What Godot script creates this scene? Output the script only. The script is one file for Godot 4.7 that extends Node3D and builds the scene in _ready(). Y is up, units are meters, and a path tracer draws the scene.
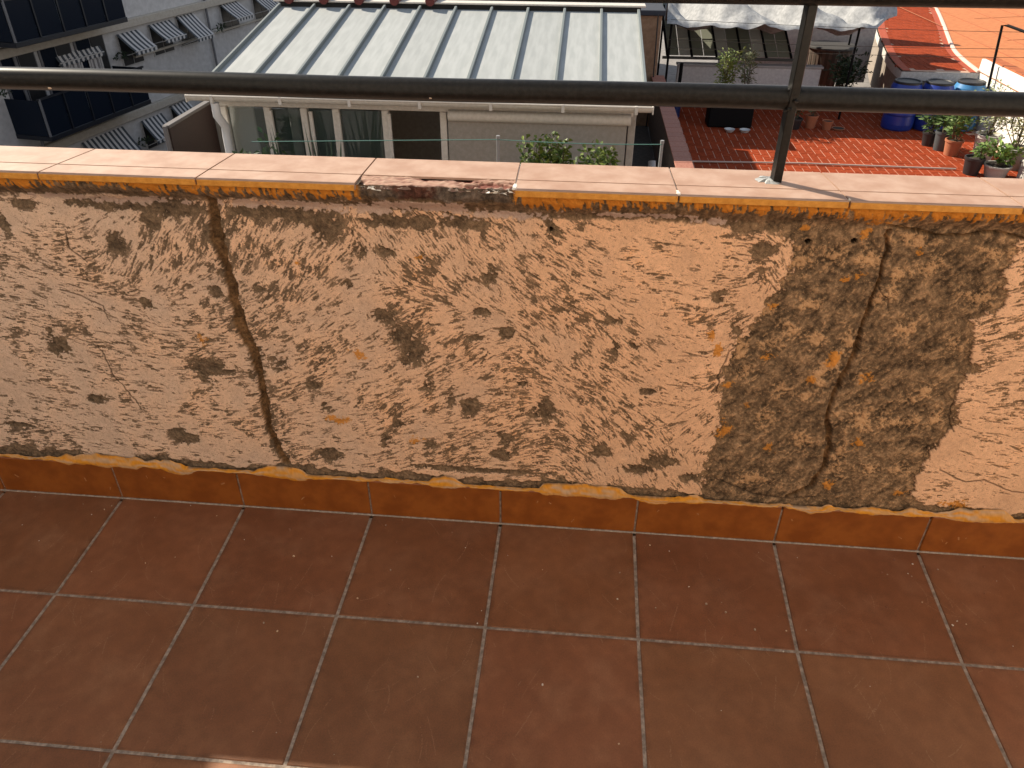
extends Node3D

const TILE := 0.33
const CAP_Y := 0.873
const LOW := -2.7
var rng := RandomNumberGenerator.new()
var used := {}

# ---------------------------------------------------------------- mesh helper
class MB:
	var v := PackedVector3Array()
	var n := PackedVector3Array()
	var c := PackedColorArray()
	var t := PackedVector2Array()
	var idx := PackedInt32Array()
	var col := Color(1, 1, 1)
	func quad(a: Vector3, b: Vector3, d: Vector3, e: Vector3):
		var nn := (b - a).cross(e - a)
		if nn.length_squared() < 1e-16:
			nn = (d - b).cross(e - b)
		nn = nn.normalized()
		var k := v.size()
		for p in [a, b, d, e]:
			v.append(p); n.append(nn); c.append(col); t.append(Vector2(p.x, p.z))
		for i in [0, 2, 1, 0, 3, 2]:
			idx.append(k + i)
	func tri(a: Vector3, b: Vector3, d: Vector3):
		var nn := (b - a).cross(d - a).normalized()
		var k := v.size()
		for p in [a, b, d]:
			v.append(p); n.append(nn); c.append(col); t.append(Vector2(p.x, p.z))
		for i in [0, 2, 1]:
			idx.append(k + i)
	func box(at: Vector3, size: Vector3, bevel := 0.0, basis := Basis()):
		var h := size * 0.5
		var b := minf(bevel, minf(h.x, minf(h.y, h.z)) * 0.9)
		var P := {}
		for sx in [-1, 1]:
			for sy in [-1, 1]:
				for sz in [-1, 1]:
					P[[sx, sy, sz, 0]] = at + basis * Vector3(sx * h.x, sy * (h.y - b), sz * (h.z - b))
					P[[sx, sy, sz, 1]] = at + basis * Vector3(sx * (h.x - b), sy * h.y, sz * (h.z - b))
					P[[sx, sy, sz, 2]] = at + basis * Vector3(sx * (h.x - b), sy * (h.y - b), sz * h.z)
		for s in [-1, 1]:
			_q(P[[s, -1, -1, 0]], P[[s, 1, -1, 0]], P[[s, 1, 1, 0]], P[[s, -1, 1, 0]], s > 0)
			_q(P[[-1, s, -1, 1]], P[[-1, s, 1, 1]], P[[1, s, 1, 1]], P[[1, s, -1, 1]], s > 0)
			_q(P[[-1, -1, s, 2]], P[[1, -1, s, 2]], P[[1, 1, s, 2]], P[[-1, 1, s, 2]], s > 0)
		if b <= 0.0:
			return
		for s in [-1, 1]:
			for u in [-1, 1]:
				_o(P[[s, u, -1, 0]], P[[s, u, 1, 0]], P[[s, u, 1, 1]], P[[s, u, -1, 1]], at)
				_o(P[[s, -1, u, 0]], P[[s, 1, u, 0]], P[[s, 1, u, 2]], P[[s, -1, u, 2]], at)
				_o(P[[-1, s, u, 1]], P[[1, s, u, 1]], P[[1, s, u, 2]], P[[-1, s, u, 2]], at)
				for w in [-1, 1]:
					_t3(P[[s, u, w, 0]], P[[s, u, w, 1]], P[[s, u, w, 2]], at)
	func _q(a, b, d, e, same):
		if same: quad(a, b, d, e)
		else: quad(e, d, b, a)
	func _o(a: Vector3, b: Vector3, d: Vector3, e: Vector3, at: Vector3):
		if (b - a).cross(e - a).dot((a + d) * 0.5 - at) > 0: quad(a, b, d, e)
		else: quad(e, d, b, a)
	func _t3(a: Vector3, b: Vector3, d: Vector3, at: Vector3):
		if (b - a).cross(d - a).dot(a - at) > 0: tri(a, b, d)
		else: tri(d, b, a)
	func tube(path: Array, radii, seg := 8, caps := true):
		var last := Vector3.ZERO
		var rows := []
		var side := Vector3.ZERO
		for i in path.size():
			var dirv: Vector3
			if i == 0: dirv = path[1] - path[0]
			elif i == path.size() - 1: dirv = path[i] - path[i - 1]
			else: dirv = path[i + 1] - path[i - 1]
			dirv = dirv.normalized()
			if side == Vector3.ZERO:
				side = dirv.cross(Vector3.UP if absf(dirv.y) < 0.9 else Vector3.RIGHT).normalized()
			side = (side - dirv * side.dot(dirv)).normalized()
			var up := dirv.cross(side)
			var r: float = radii[i] if radii is Array else radii
			var k := v.size()
			for j in seg + 1:
				var a := TAU * j / seg
				var d := side * cos(a) + up * sin(a)
				v.append(path[i] + d * r); n.append(d); c.append(col); t.append(Vector2(float(j) / seg, i))
			rows.append(k)
		for i in path.size() - 1:
			for j in seg:
				var a: int = rows[i] + j
				var b: int = rows[i + 1] + j
				for q in [a, b, a + 1, a + 1, b, b + 1]:
					idx.append(q)
		if caps:
			for e in [0, path.size() - 1]:
				var r: float = radii[e] if radii is Array else radii
				var k: int = rows[e]
				for j in seg:
					var m := v[k + j]
					var m2 := v[k + j + 1]
					if e == 0: tri(path[0], m2, m)
					else: tri(path[e], m, m2)
	func lathe(at: Vector3, profile: Array, seg := 20):
		# profile: [radius, height] from bottom to top
		for i in profile.size() - 1:
			var p = profile[i]
			var q = profile[i + 1]
			var nr := Vector2(q[1] - p[1], p[0] - q[0]).normalized()
			var k := v.size()
			for j in seg + 1:
				var a := TAU * j / seg
				var d := Vector3(cos(a), 0, sin(a))
				for w in [p, q]:
					v.append(at + d * float(w[0]) + Vector3(0, w[1], 0))
					n.append(Vector3(d.x * nr.x, nr.y, d.z * nr.x)); c.append(col); t.append(Vector2(float(j) / seg, w[1]))
			for j in seg:
				var a2 := k + j * 2
				for w in [a2, a2 + 2, a2 + 1, a2 + 1, a2 + 2, a2 + 3]:
					idx.append(w)
	func leaf(at: Vector3, dirv: Vector3, up: Vector3, ln: float, wd: float):
		var s := dirv.cross(up).normalized() * wd * 0.5
		var tip := at + dirv * ln - up * ln * 0.12
		var mid := at + dirv * ln * 0.45
		tri(at, mid + s + up * wd * 0.18, tip)
		tri(at, tip, mid - s + up * wd * 0.18)
	func mesh() -> ArrayMesh:
		var arr := []
		arr.resize(Mesh.ARRAY_MAX)
		arr[Mesh.ARRAY_VERTEX] = v; arr[Mesh.ARRAY_NORMAL] = n; arr[Mesh.ARRAY_COLOR] = c
		arr[Mesh.ARRAY_TEX_UV] = t; arr[Mesh.ARRAY_INDEX] = idx
		var m := ArrayMesh.new()
		m.add_surface_from_arrays(Mesh.PRIMITIVE_TRIANGLES, arr)
		return m

# ---------------------------------------------------------------- nodes
func numbered(parent: Node, called: String) -> String:
	var key := str(parent.get_instance_id()) + called
	var k: int = used.get(key, 0)
	used[key] = k + 1
	return called if k == 0 else "%s_%03d" % [called, k]

func put(called: String, mesh: Mesh, m: Material, parent: Node = null) -> MeshInstance3D:
	var p: Node = parent if parent else self
	var o := MeshInstance3D.new()
	o.mesh = mesh
	o.material_override = m
	o.name = numbered(p, called)
	p.add_child(o, true)
	return o

func thing(called: String, label: String, category: String, at := Vector3.ZERO, group := "") -> Node3D:
	var o := Node3D.new()
	o.name = numbered(self, called)
	add_child(o, true)
	o.position = at
	tag(o, label, category, group)
	return o

func tag(o: Node, label: String, category: String, group := ""):
	o.set_meta("label", label)
	o.set_meta("category", category)
	if group: o.set_meta("group", group)

func structure(called: String, label: String, category := "") -> Node3D:
	var o := Node3D.new()
	o.name = numbered(self, called)
	add_child(o, true)
	o.set_meta("kind", "structure")
	o.set_meta("label", label)
	o.set_meta("category", category if category else called.replace("_", " "))
	return o

func lin(r: float, g: float, b: float) -> Color:
	return Color(r, g, b).linear_to_srgb()

# a matt material whose colour wanders between two linear colours, with fine relief
func mat(a: Color, b: Color, size := 1.0, rough := 0.85, freq := 0.02, sd := 1, relief := 0.0, octaves := 5) -> StandardMaterial3D:
	var m := StandardMaterial3D.new()
	var noise := FastNoiseLite.new()
	noise.seed = sd
	noise.noise_type = FastNoiseLite.TYPE_SIMPLEX_SMOOTH
	noise.frequency = freq
	noise.fractal_octaves = octaves
	noise.fractal_gain = 0.6
	var t := NoiseTexture2D.new()
	t.width = 512; t.height = 512; t.seamless = true; t.noise = noise
	var g := Gradient.new()
	g.set_color(0, a.linear_to_srgb()); g.set_color(1, b.linear_to_srgb())
	g.set_offset(0, 0.2); g.set_offset(1, 0.8)
	t.color_ramp = g
	m.albedo_texture = t
	m.uv1_triplanar = true
	m.uv1_world_triplanar = true
	m.uv1_scale = Vector3.ONE / size
	m.roughness = rough
	m.vertex_color_use_as_albedo = true
	if relief > 0.0:
		var t2 := NoiseTexture2D.new()
		var n2 := noise.duplicate()
		n2.seed = sd + 7
		t2.width = 512; t2.height = 512; t2.seamless = true; t2.noise = n2
		m.heightmap_enabled = true
		m.heightmap_texture = t2
		m.heightmap_scale = relief
	return m

func plain(a: Color, rough := 0.7, metal := 0.0) -> StandardMaterial3D:
	var m := StandardMaterial3D.new()
	m.albedo_color = a.linear_to_srgb()
	m.roughness = rough
	m.metallic = metal
	m.vertex_color_use_as_albedo = true
	return m

func glass(a: Color, alpha: float, rough := 0.03) -> StandardMaterial3D:
	var m := StandardMaterial3D.new()
	m.transparency = BaseMaterial3D.TRANSPARENCY_ALPHA
	var s := a.linear_to_srgb()
	m.albedo_color = Color(s.r, s.g, s.b, alpha)
	m.roughness = rough
	return m

func box_part(called: String, at: Vector3, size: Vector3, m: Material, parent: Node, bevel := 0.004, tint := Color(1, 1, 1)) -> MeshInstance3D:
	var b := MB.new()
	b.col = tint
	b.box(at, size, bevel)
	return put(called, b.mesh(), m, parent)

func tube_part(called: String, path: Array, r, m: Material, parent: Node, seg := 10) -> MeshInstance3D:
	var b := MB.new()
	b.tube(path, r, seg)
	return put(called, b.mesh(), m, parent)

func _ready():
	# ---- camera
	var cam := Camera3D.new()
	cam.name = "camera"
	cam.fov = 53.04
	cam.near = 0.05
	cam.far = 4000.0
	add_child(cam)
	cam.position = Vector3(0, 1.36092, 1.41121)
	cam.basis = Basis(Vector3.UP, 0.0892) * Basis(Vector3.RIGHT, -0.5885) * Basis(Vector3.BACK, 0.004)
	cam.current = true
	# ---- sky, sun, exposure
	var env := Environment.new()
	var sky_mat := ProceduralSkyMaterial.new()
	sky_mat.sky_top_color = Color(0.46, 0.51, 0.58)
	sky_mat.sky_horizon_color = Color(0.93, 0.91, 0.88)
	sky_mat.sky_curve = 0.18
	sky_mat.ground_bottom_color = Color(0.30, 0.28, 0.26)
	sky_mat.ground_horizon_color = Color(0.65, 0.70, 0.74)
	sky_mat.sky_energy_multiplier = 0.85
	sky_mat.ground_energy_multiplier = 1.0
	var sky := Sky.new()
	sky.sky_material = sky_mat
	env.background_mode = Environment.BG_SKY
	env.sky = sky
	env.tonemap_mode = Environment.TONE_MAPPER_LINEAR
	env.tonemap_exposure = 2.75
	env.ssao_enabled = true
	env.ssil_enabled = true
	env.sdfgi_enabled = true
	var we := WorldEnvironment.new()
	we.name = "world_environment"
	we.environment = env
	add_child(we)
	var sun := DirectionalLight3D.new()
	sun.name = "sun"
	sun.light_energy = 1.1
	sun.light_color = Color(1.0, 0.95, 0.87)
	sun.light_angular_distance = 0.5
	sun.shadow_enabled = true
	add_child(sun)
	sun.look_at_from_position(Vector3.ZERO, Vector3(1.2, -1.0, 0.667))
	rng.seed = 20240611
	build_ground()
	build_floor()
	build_parapet()
	build_house()
	build_far_block()
	build_terraces()
	build_hut()
	build_railing()
	build_terrace_things()

# ---------------------------------------------------------------- our terrace
const COLS := [-7.43, -6.43, -5.43, -4.43, -3.44, -2.457, -1.4566, -0.4636, 0.538, 1.552, 2.572, 3.575, 4.58, 5.58, 6.58]
const SKEW := [0.0, 0.0, 0.0, 0.0, 0.018, 0.012, 0.0, 0.0, -0.006, -0.017, -0.024, -0.024, -0.024, 0.0, 0.0]
const ROWS := [0.0, 0.997, 2.036, 3.04, 4.04, 5.04, 6.04, 7.0]

func joint_x(k: int, z: float) -> float:
	var near: float = clampf(z / TILE, 0.0, 1.0)
	return (COLS[k] + SKEW[k] * (near - 0.5) * 2.0) * TILE

func noise_bytes(sd: int, freq: float, w: int, h: int, oct := 3, kind := FastNoiseLite.TYPE_SIMPLEX_SMOOTH) -> PackedByteArray:
	var nz := FastNoiseLite.new()
	nz.seed = sd
	nz.frequency = freq
	nz.noise_type = kind
	nz.fractal_octaves = oct
	return nz.get_image(w, h, false, false, false).get_data()

func noise_norm(sd: int, freq: float, w: int, h: int, oct := 3) -> PackedByteArray:
	var nz := FastNoiseLite.new()
	nz.seed = sd
	nz.frequency = freq
	nz.noise_type = FastNoiseLite.TYPE_SIMPLEX_SMOOTH
	nz.fractal_octaves = oct
	return nz.get_image(w, h, false, false, true).get_data()

func build_floor():
	var fl := structure("terrace_floor", "terracotta tiled terrace floor with grey grout in the shade of the parapet")
	# the glaze of the tiles: mottled red-brown, scuffed, dusty
	var W := 2048
	var H := 768
	var na := noise_norm(11, 0.004, W, H, 4)
	var nb := noise_norm(12, 0.03, W, H, 4)
	var nc := noise_norm(13, 0.35, W, H, 2)
	var nd := noise_norm(14, 0.009, W, H, 3)
	var scuff := PackedFloat32Array()
	scuff.resize(W * H)
	# scuffs: bundles of thin pale scratches
	for i in 520:
		var cx := rng.randf() * W
		var cy := rng.randf() * H
		if i < 120:
			cx = W * pow(rng.randf(), 1.8)
			cy = H * (0.12 + 0.25 * rng.randf() if i % 2 else 0.55 + 0.3 * rng.randf())
		var ang := rng.randf_range(0.6, 2.4)
		var bend := rng.randf_range(-0.02, 0.02)
		var ln := int(rng.randf_range(8, 70))
		var st := rng.randf_range(0.3, 1.0)
		for s in ln:
			cx += cos(ang); cy += sin(ang)
			ang += bend
			var xi := int(cx)
			var yi := int(cy)
			if xi < 0 or yi < 0 or xi >= W or yi >= H: break
			var k := yi * W + xi
			if nc[k] > 100:
				scuff[k] = maxf(scuff[k], st)
	for i in 700:
		var xi := rng.randi_range(1, W - 3)
		var yi := rng.randi_range(1, H - 3)
		var st := rng.randf_range(0.15, 0.8) * (1.0 if rng.randf() < 0.35 else 0.4)
		scuff[yi * W + xi] = st
		if rng.randf() < 0.3:
			scuff[yi * W + xi + 1] = st
			scuff[(yi + 1) * W + xi] = st * 0.7
	var tone := []
	for i in 40:
		tone.append(Vector3(rng.randf_range(0.965, 1.045), rng.randf_range(-0.008, 0.008), rng.randf()))
	var px := PackedByteArray()
	px.resize(W * H * 3)
	var rgh := PackedByteArray()
	rgh.resize(W * H)
	for y in H:
		var z := 0.99 * y / H
		var row := 0 if z < 0.329 else (1 if z < 0.672 else 2)
		var kcol := 3
		for x in W:
			var wx := -1.5 + 2.64 * x / W
			if kcol < 11 and wx > (COLS[kcol + 1] + SKEW[kcol + 1] * (minf(z / TILE, 1.0) - 0.5) * 2.0) * TILE:
				kcol += 1
			var tn: Vector3 = tone[(kcol + row * 9) % 40]
			var k := y * W + x
			var a := na[k] / 255.0
			var b := nb[k] / 255.0
			var c := nc[k] / 255.0
			var d := nd[k] / 255.0
			var ex: float = minf(wx - (COLS[kcol] + SKEW[kcol] * (minf(z / TILE, 1.0) - 0.5) * 2.0) * TILE, (COLS[kcol + 1] + SKEW[kcol + 1] * (minf(z / TILE, 1.0) - 0.5) * 2.0) * TILE - wx)
			var ez: float = minf(z - ROWS[row] * TILE, ROWS[row + 1] * TILE - z)
			var rim := clampf(1.0 - (minf(ex, ez) + (b - 0.5) * 0.012) / 0.012, 0.0, 1.0)
			var g := (0.90 + 0.14 * a + 0.11 * (b - 0.5) + 0.17 * (c - 0.5)) * tn.x * (1.0 - 0.14 * rim)
			var dust := clampf((d - 0.45) * 1.6 + (b - 0.5) * 0.8, 0.0, 1.0) * 0.26 * (0.6 + 0.8 * tn.z) + (0.07 if row > 0 else 0.0)
			var s: float = clampf(scuff[k] + dust * (0.7 + 0.6 * c), 0.0, 1.0)
			var r := (0.462 + tn.y) * g
			var gg := (0.293 - tn.y * 0.3 + 0.012 * (a - 0.5)) * g
			var bb := (0.187 + 0.02 * (a - 0.5)) * g
			r = lerpf(r, 0.62, s * 0.55); gg = lerpf(gg, 0.51, s * 0.55); bb = lerpf(bb, 0.42, s * 0.55)
			px[k * 3] = int(clampf(r, 0, 1) * 255)
			px[k * 3 + 1] = int(clampf(gg, 0, 1) * 255)
			px[k * 3 + 2] = int(clampf(bb, 0, 1) * 255)
			rgh[k] = int(clampf(0.50 + 0.22 * d + 0.25 * s + 0.08 * (c - 0.5), 0, 1) * 255)
	var m := StandardMaterial3D.new()
	m.albedo_texture = ImageTexture.create_from_image(Image.create_from_data(W, H, false, Image.FORMAT_RGB8, px))
	m.roughness_texture = ImageTexture.create_from_image(Image.create_from_data(W, H, false, Image.FORMAT_L8, rgh))
	m.roughness = 1.0
	m.metallic_specular = 0.4
	m.vertex_color_use_as_albedo = true
	for r in ROWS.size() - 1:
		for k in COLS.size() - 1:
			var b := MB.new()
			var z0: float = ROWS[r] * TILE + (0.004 if r == 0 else 0.003)
			var z1: float = ROWS[r + 1] * TILE - 0.003
			var g := 0.0034
			var A := Vector3(joint_x(k, z0) + g, 0, z0)
			var B := Vector3(joint_x(k + 1, z0) - g, 0, z0)
			var C := Vector3(joint_x(k + 1, z1) - g, 0, z1)
			var D := Vector3(joint_x(k, z1) + g, 0, z1)
			for q in 4:
				var lift := rng.randf_range(-0.0004, 0.0004)
				if q == 0: A.y = lift
				elif q == 1: B.y = lift
				elif q == 2: C.y = lift
				else: D.y = lift
			var e := 0.0018
			var a2 := A + Vector3(e, 0, e)
			var b2 := B + Vector3(-e, 0, e)
			var c2 := C + Vector3(-e, 0, -e)
			var d2 := D + Vector3(e, 0, -e)
			var dn := Vector3(0, -0.0016, 0)
			b.quad(d2, c2, b2, a2)
			b.quad(a2, b2, B + dn, A + dn)
			b.quad(b2, c2, C + dn, B + dn)
			b.quad(c2, d2, D + dn, C + dn)
			b.quad(d2, a2, A + dn, D + dn)
			var dd := Vector3(0, -0.01, 0)
			b.quad(A + dn, B + dn, B + dd, A + dd)
			b.quad(B + dn, C + dn, C + dd, B + dd)
			b.quad(C + dn, D + dn, D + dd, C + dd)
			b.quad(D + dn, A + dn, A + dd, D + dd)
			for i in b.t.size():
				b.t[i] = Vector2((b.v[i].x + 1.5) / 2.64, b.v[i].z / 0.99)
			put("floor_tile", b.mesh(), m, fl)
	var cr := MB.new()
	for i in 110:
		var z := 0.015 + absf(rng.randfn(0.0, 0.16)) if i % 3 else rng.randf_range(0.02, 0.75)
		var sz := rng.randf_range(0.0012, 0.0034) * (1.6 if rng.randf() < 0.1 else 1.0)
		cr.col = [Color(0.46, 0.32, 0.21), Color(0.30, 0.22, 0.16), Color(0.48, 0.42, 0.36), Color(0.2, 0.09, 0.05)][rng.randi() % 4]
		cr.box(Vector3(rng.randf_range(-1.45, 1.05), sz * 0.35, z), Vector3(sz, sz * 0.7, sz * rng.randf_range(0.6, 1.6)), sz * 0.2, Basis.from_euler(Vector3(rng.randf_range(-0.3, 0.3), rng.randf() * TAU, rng.randf_range(-0.3, 0.3))))
	var crumbs := put("plaster_crumbs", cr.mesh(), plain(Color(1, 1, 1), 0.95))
	tag(crumbs, "crumbs of plaster and mortar scattered over the floor tiles", "rubble")
	crumbs.set_meta("kind", "stuff")
	# the grout between the tiles, a sheet just under their faces, and the slab
	var gm := mat(Color(0.15, 0.115, 0.09), Color(0.33, 0.265, 0.21), 0.25, 0.95, 0.025, 31)
	box_part("grout", Vector3(-0.2, -0.0265, 1.17), Vector3(5.0, 0.05, 2.3), gm, fl, 0.0)
	box_part("slab", Vector3(-0.2, -0.19, 1.25), Vector3(5.2, 0.27, 2.6), mat(Color(0.3, 0.28, 0.25), Color(0.4, 0.37, 0.33), 1.0, 0.9, 0.02, 32), fl, 0.0)

# ---------------------------------------------------------------- the parapet
# what the surface shows: x, y in metres on the wall, half width, half height, kind
# (0 bare mortar, 1 skim left on the bare mortar, 2 old orange paint, 3 drilled hole, 4 pale cement)
var spots := [
	[-0.502,0.768,0.040,0.040,0], [-0.620,0.795,0.076,0.016,0], [-0.550,0.789,0.044,0.020,0], [-0.920,0.798,0.124,0.014,0], [-0.820,0.800,0.078,0.027,0], [-0.867,0.764,0.021,0.024,0],
	[-0.956,0.714,0.021,0.026,0], [-1.154,0.516,0.016,0.020,0], [-1.172,0.450,0.028,0.027,0], [-1.176,0.474,0.008,0.030,0], [-0.820,0.417,0.054,0.020,0], [-0.832,0.403,0.018,0.036,0],
	[-0.777,0.406,0.020,0.008,0], [-0.930,0.571,0.018,0.012,0], [-0.930,0.526,0.016,0.012,0], [-0.964,0.336,0.010,0.021,0], [-1.123,0.308,0.027,0.015,0], [-0.928,0.205,0.042,0.018,0],
	[-0.942,0.220,0.024,0.016,0], [-1.187,0.751,0.012,0.016,0], [-1.126,0.792,0.030,0.010,0], [-0.469,0.651,0.010,0.015,0], [-0.574,0.548,0.012,0.018,0], [-0.436,0.721,0.018,0.014,0],
	[-0.472,0.643,0.012,0.010,0], [-0.381,0.719,0.016,0.012,0], [-0.363,0.525,0.034,0.027,0], [-0.341,0.486,0.026,0.036,0], [-0.363,0.458,0.012,0.014,0], [-0.400,0.569,0.028,0.018,0],
	[-0.139,0.545,0.020,0.018,0], [-0.194,0.592,0.024,0.010,0], [-0.208,0.528,0.020,0.008,0], [-0.051,0.350,0.024,0.033,0], [-0.071,0.337,0.016,0.021,0], [-0.222,0.344,0.024,0.027,0],
	[-0.104,0.417,0.020,0.009,0], [-0.318,0.398,0.018,0.018,0], [-0.168,0.672,0.016,0.015,0], [-0.369,0.784,0.060,0.014,0], [-0.309,0.782,0.032,0.018,0], [-0.226,0.787,0.048,0.016,0],
	[-0.387,0.802,0.024,0.024,0], [-0.051,0.782,0.014,0.022,0], [0.083,0.583,0.018,0.008,0], [0.176,0.521,0.014,0.024,0], [0.093,0.514,0.010,0.021,0], [0.132,0.526,0.012,0.009,0],
	[0.161,0.530,0.016,0.012,0], [0.255,0.392,0.010,0.010,0], [0.172,0.413,0.021,0.008,0], [0.176,0.192,0.040,0.015,0], [-0.154,0.212,0.028,0.018,0], [-0.227,0.160,0.180,0.009,0],
	[0.219,0.220,0.042,0.021,0], [0.079,0.239,0.030,0.018,0], [-0.569,0.180,0.036,0.024,0], [-0.428,0.236,0.016,0.018,0], [-0.393,0.283,0.016,0.015,0], [-0.142,0.263,0.018,0.015,0],
	[-0.611,0.791,0.048,0.012,0], [-0.733,0.681,0.010,0.016,0], [-0.761,0.611,0.016,0.018,0], [-0.651,0.433,0.018,0.024,0], [-0.582,0.383,0.021,0.012,0], [-0.562,0.320,0.014,0.015,0],
	[0.294,0.177,0.028,0.015,0], [-0.690,0.806,0.012,0.020,0], [0.315,0.805,0.044,0.018,0], [0.361,0.756,0.028,0.016,0], [-1.349,0.215,0.042,0.009,0], [-0.575,0.624,0.014,0.008,0],
	[-0.663,0.620,0.014,0.010,0], [-0.267,0.363,0.012,0.015,0], [-0.320,0.229,0.020,0.012,0], [-0.003,0.268,0.016,0.012,0], [0.292,0.645,0.016,0.020,0], [0.330,0.713,0.014,0.016,0],
	[0.333,0.578,0.016,0.016,0], [0.621,0.696,0.012,0.036,1], [0.785,0.672,0.030,0.022,1], [0.671,0.728,0.026,0.018,1], [0.787,0.765,0.030,0.016,1], [0.549,0.514,0.018,0.036,1],
	[0.529,0.478,0.016,0.042,1], [0.506,0.422,0.028,0.012,1], [0.615,0.478,0.028,0.012,1], [0.636,0.368,0.048,0.033,1], [0.681,0.389,0.028,0.014,1], [0.731,0.366,0.028,0.018,1],
	[0.616,0.227,0.020,0.028,1], [0.614,0.271,0.014,0.030,1], [0.524,0.293,0.024,0.027,1], [0.443,0.180,0.044,0.021,1], [0.489,0.745,0.022,0.024,1], [0.431,0.734,0.032,0.032,1],
	[0.562,0.755,0.024,0.028,1], [0.630,0.788,0.044,0.016,1], [0.442,0.584,0.020,0.016,1], [0.390,0.627,0.020,0.012,1], [0.496,0.564,0.028,0.018,1], [0.409,0.544,0.024,0.018,1],
	[0.370,0.478,0.018,0.021,1], [0.355,0.527,0.014,0.024,1], [0.764,0.239,0.020,0.016,1], [0.747,0.456,0.018,0.016,1], [0.726,0.429,0.016,0.012,1], [0.600,0.661,0.018,0.021,1],
	[0.771,0.568,0.016,0.024,1], [0.568,0.556,0.016,0.036,1], [0.473,0.643,0.020,0.012,1], [0.665,0.596,0.020,0.024,1], [0.787,0.381,0.016,0.018,1], [0.450,0.437,0.018,0.021,1],
	[0.434,0.356,0.020,0.024,1], [0.689,0.233,0.024,0.016,1], [0.552,0.708,0.014,0.010,2], [0.412,0.520,0.014,0.010,2], [0.542,0.521,0.012,0.018,2], [0.508,0.461,0.010,0.010,2],
	[0.644,0.302,0.014,0.015,2], [0.457,0.276,0.014,0.012,2], [0.352,0.320,0.018,0.021,2], [0.391,0.388,0.008,0.008,2], [0.342,0.440,0.010,0.008,2], [0.404,0.635,0.012,0.008,2],
	[0.623,0.479,0.016,0.012,2], [0.611,0.179,0.014,0.015,2], [0.526,0.696,0.012,0.006,2], [0.648,0.758,0.008,0.010,2], [0.549,0.820,0.020,0.012,2], [0.599,0.836,0.008,0.012,2],
	[0.545,0.800,0.014,0.012,2], [0.335,0.845,0.016,0.010,2], [0.290,0.841,0.020,0.004,2], [-0.314,0.709,0.010,0.006,2], [-0.820,0.489,0.010,0.012,2], [-0.574,0.686,0.006,0.004,2],
	[-0.468,0.470,0.021,0.012,2], [-0.531,0.288,0.024,0.012,2], [-0.356,0.242,0.018,0.012,2], [0.902,0.145,0.032,0.012,2], [0.427,0.800,0.007,0.008,2], [0.243,0.788,0.004,0.008,2],
	[0.291,0.557,0.008,0.015,2], [0.306,0.529,0.008,0.015,2], [0.226,0.843,0.008,0.008,2], [0.774,0.165,0.020,0.009,2], [0.439,0.774,0.006,0.005,3], [0.523,0.779,0.006,0.005,3],
	[-0.051,0.780,0.004,0.004,3], [-0.287,0.820,0.056,0.014,4], [-0.406,0.813,0.060,0.012,4], [-0.875,0.810,0.080,0.008,4], [-0.151,0.807,0.080,0.008,4], [0.117,0.817,0.100,0.006,4],
	[-0.648,0.812,0.060,0.008,4], [-0.356,0.823,0.044,0.012,4], [-0.238,0.817,0.040,0.016,4], [-0.547,0.812,0.090,0.010,4], [-1.042,0.812,0.080,0.006,4], [0.258,0.809,0.040,0.006,4],
]
var bare_left := [[0.373, 0.875], [0.382, 0.829], [0.381, 0.806], [0.403, 0.768], [0.413, 0.725], [0.405, 0.671], [0.379, 0.647], [0.382, 0.606], [0.341, 0.538], [0.323, 0.485], [0.325, 0.431], [0.334, 0.357], [0.332, 0.278], [0.321, 0.246], [0.327, 0.155], [0.328, 0.095]]
var bare_right := [[0.799, 0.890], [0.805, 0.834], [0.815, 0.796], [0.817, 0.766], [0.817, 0.714], [0.839, 0.662], [0.817, 0.639], [0.788, 0.621], [0.812, 0.549], [0.836, 0.517], [0.814, 0.481], [0.818, 0.423], [0.837, 0.374], [0.819, 0.323], [0.799, 0.263], [0.807, 0.159], [0.817, 0.091]]
var band_edge := [[-1.204, 0.835], [-1.161, 0.835], [-1.054, 0.841], [-0.998, 0.851], [-0.945, 0.854], [-0.866, 0.843], [-0.818, 0.828], [-0.804, 0.829], [-0.773, 0.846], [-0.734, 0.840], [-0.683, 0.841], [-0.542, 0.838], [-0.423, 0.839], [-0.399, 0.844], [-0.369, 0.891], [-0.141, 0.884], [-0.124, 0.842], [-0.074, 0.830], [-0.017, 0.830], [0.040, 0.840], [0.115, 0.837], [0.188, 0.849], [0.263, 0.838], [0.336, 0.843], [0.410, 0.836], [0.501, 0.834], [0.555, 0.832], [0.607, 0.838], [0.678, 0.837], [0.765, 0.839], [0.818, 0.837]]
var pale_edge := [[-1.214, 0.810], [-1.170, 0.812], [-1.042, 0.812], [-0.956, 0.819], [-0.874, 0.814], [-0.750, 0.815], [-0.687, 0.819], [-0.625, 0.825], [-0.486, 0.814], [-0.347, 0.805], [-0.248, 0.809], [-0.112, 0.800], [0.042, 0.804], [0.155, 0.807], [0.250, 0.802], [0.308, 0.791], [0.418, 0.795], [0.602, 0.791], [0.710, 0.791], [0.833, 0.797]]
var crack_main := [[-0.721, 0.816], [-0.729, 0.756], [-0.725, 0.698], [-0.729, 0.629], [-0.720, 0.550], [-0.712, 0.464], [-0.710, 0.403], [-0.703, 0.333], [-0.707, 0.261], [-0.701, 0.194], [-0.681, 0.146]]
var crack_second := [[0.586, 0.802], [0.591, 0.725], [0.585, 0.660], [0.581, 0.580], [0.579, 0.508], [0.568, 0.450], [0.568, 0.379], [0.582, 0.297], [0.589, 0.225], [0.575, 0.170], [0.531, 0.135]]
var crack_top := [[0.583, 0.814], [0.619, 0.807], [0.664, 0.795], [0.717, 0.798], [0.750, 0.807], [0.785, 0.806], [0.834, 0.795]]
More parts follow.
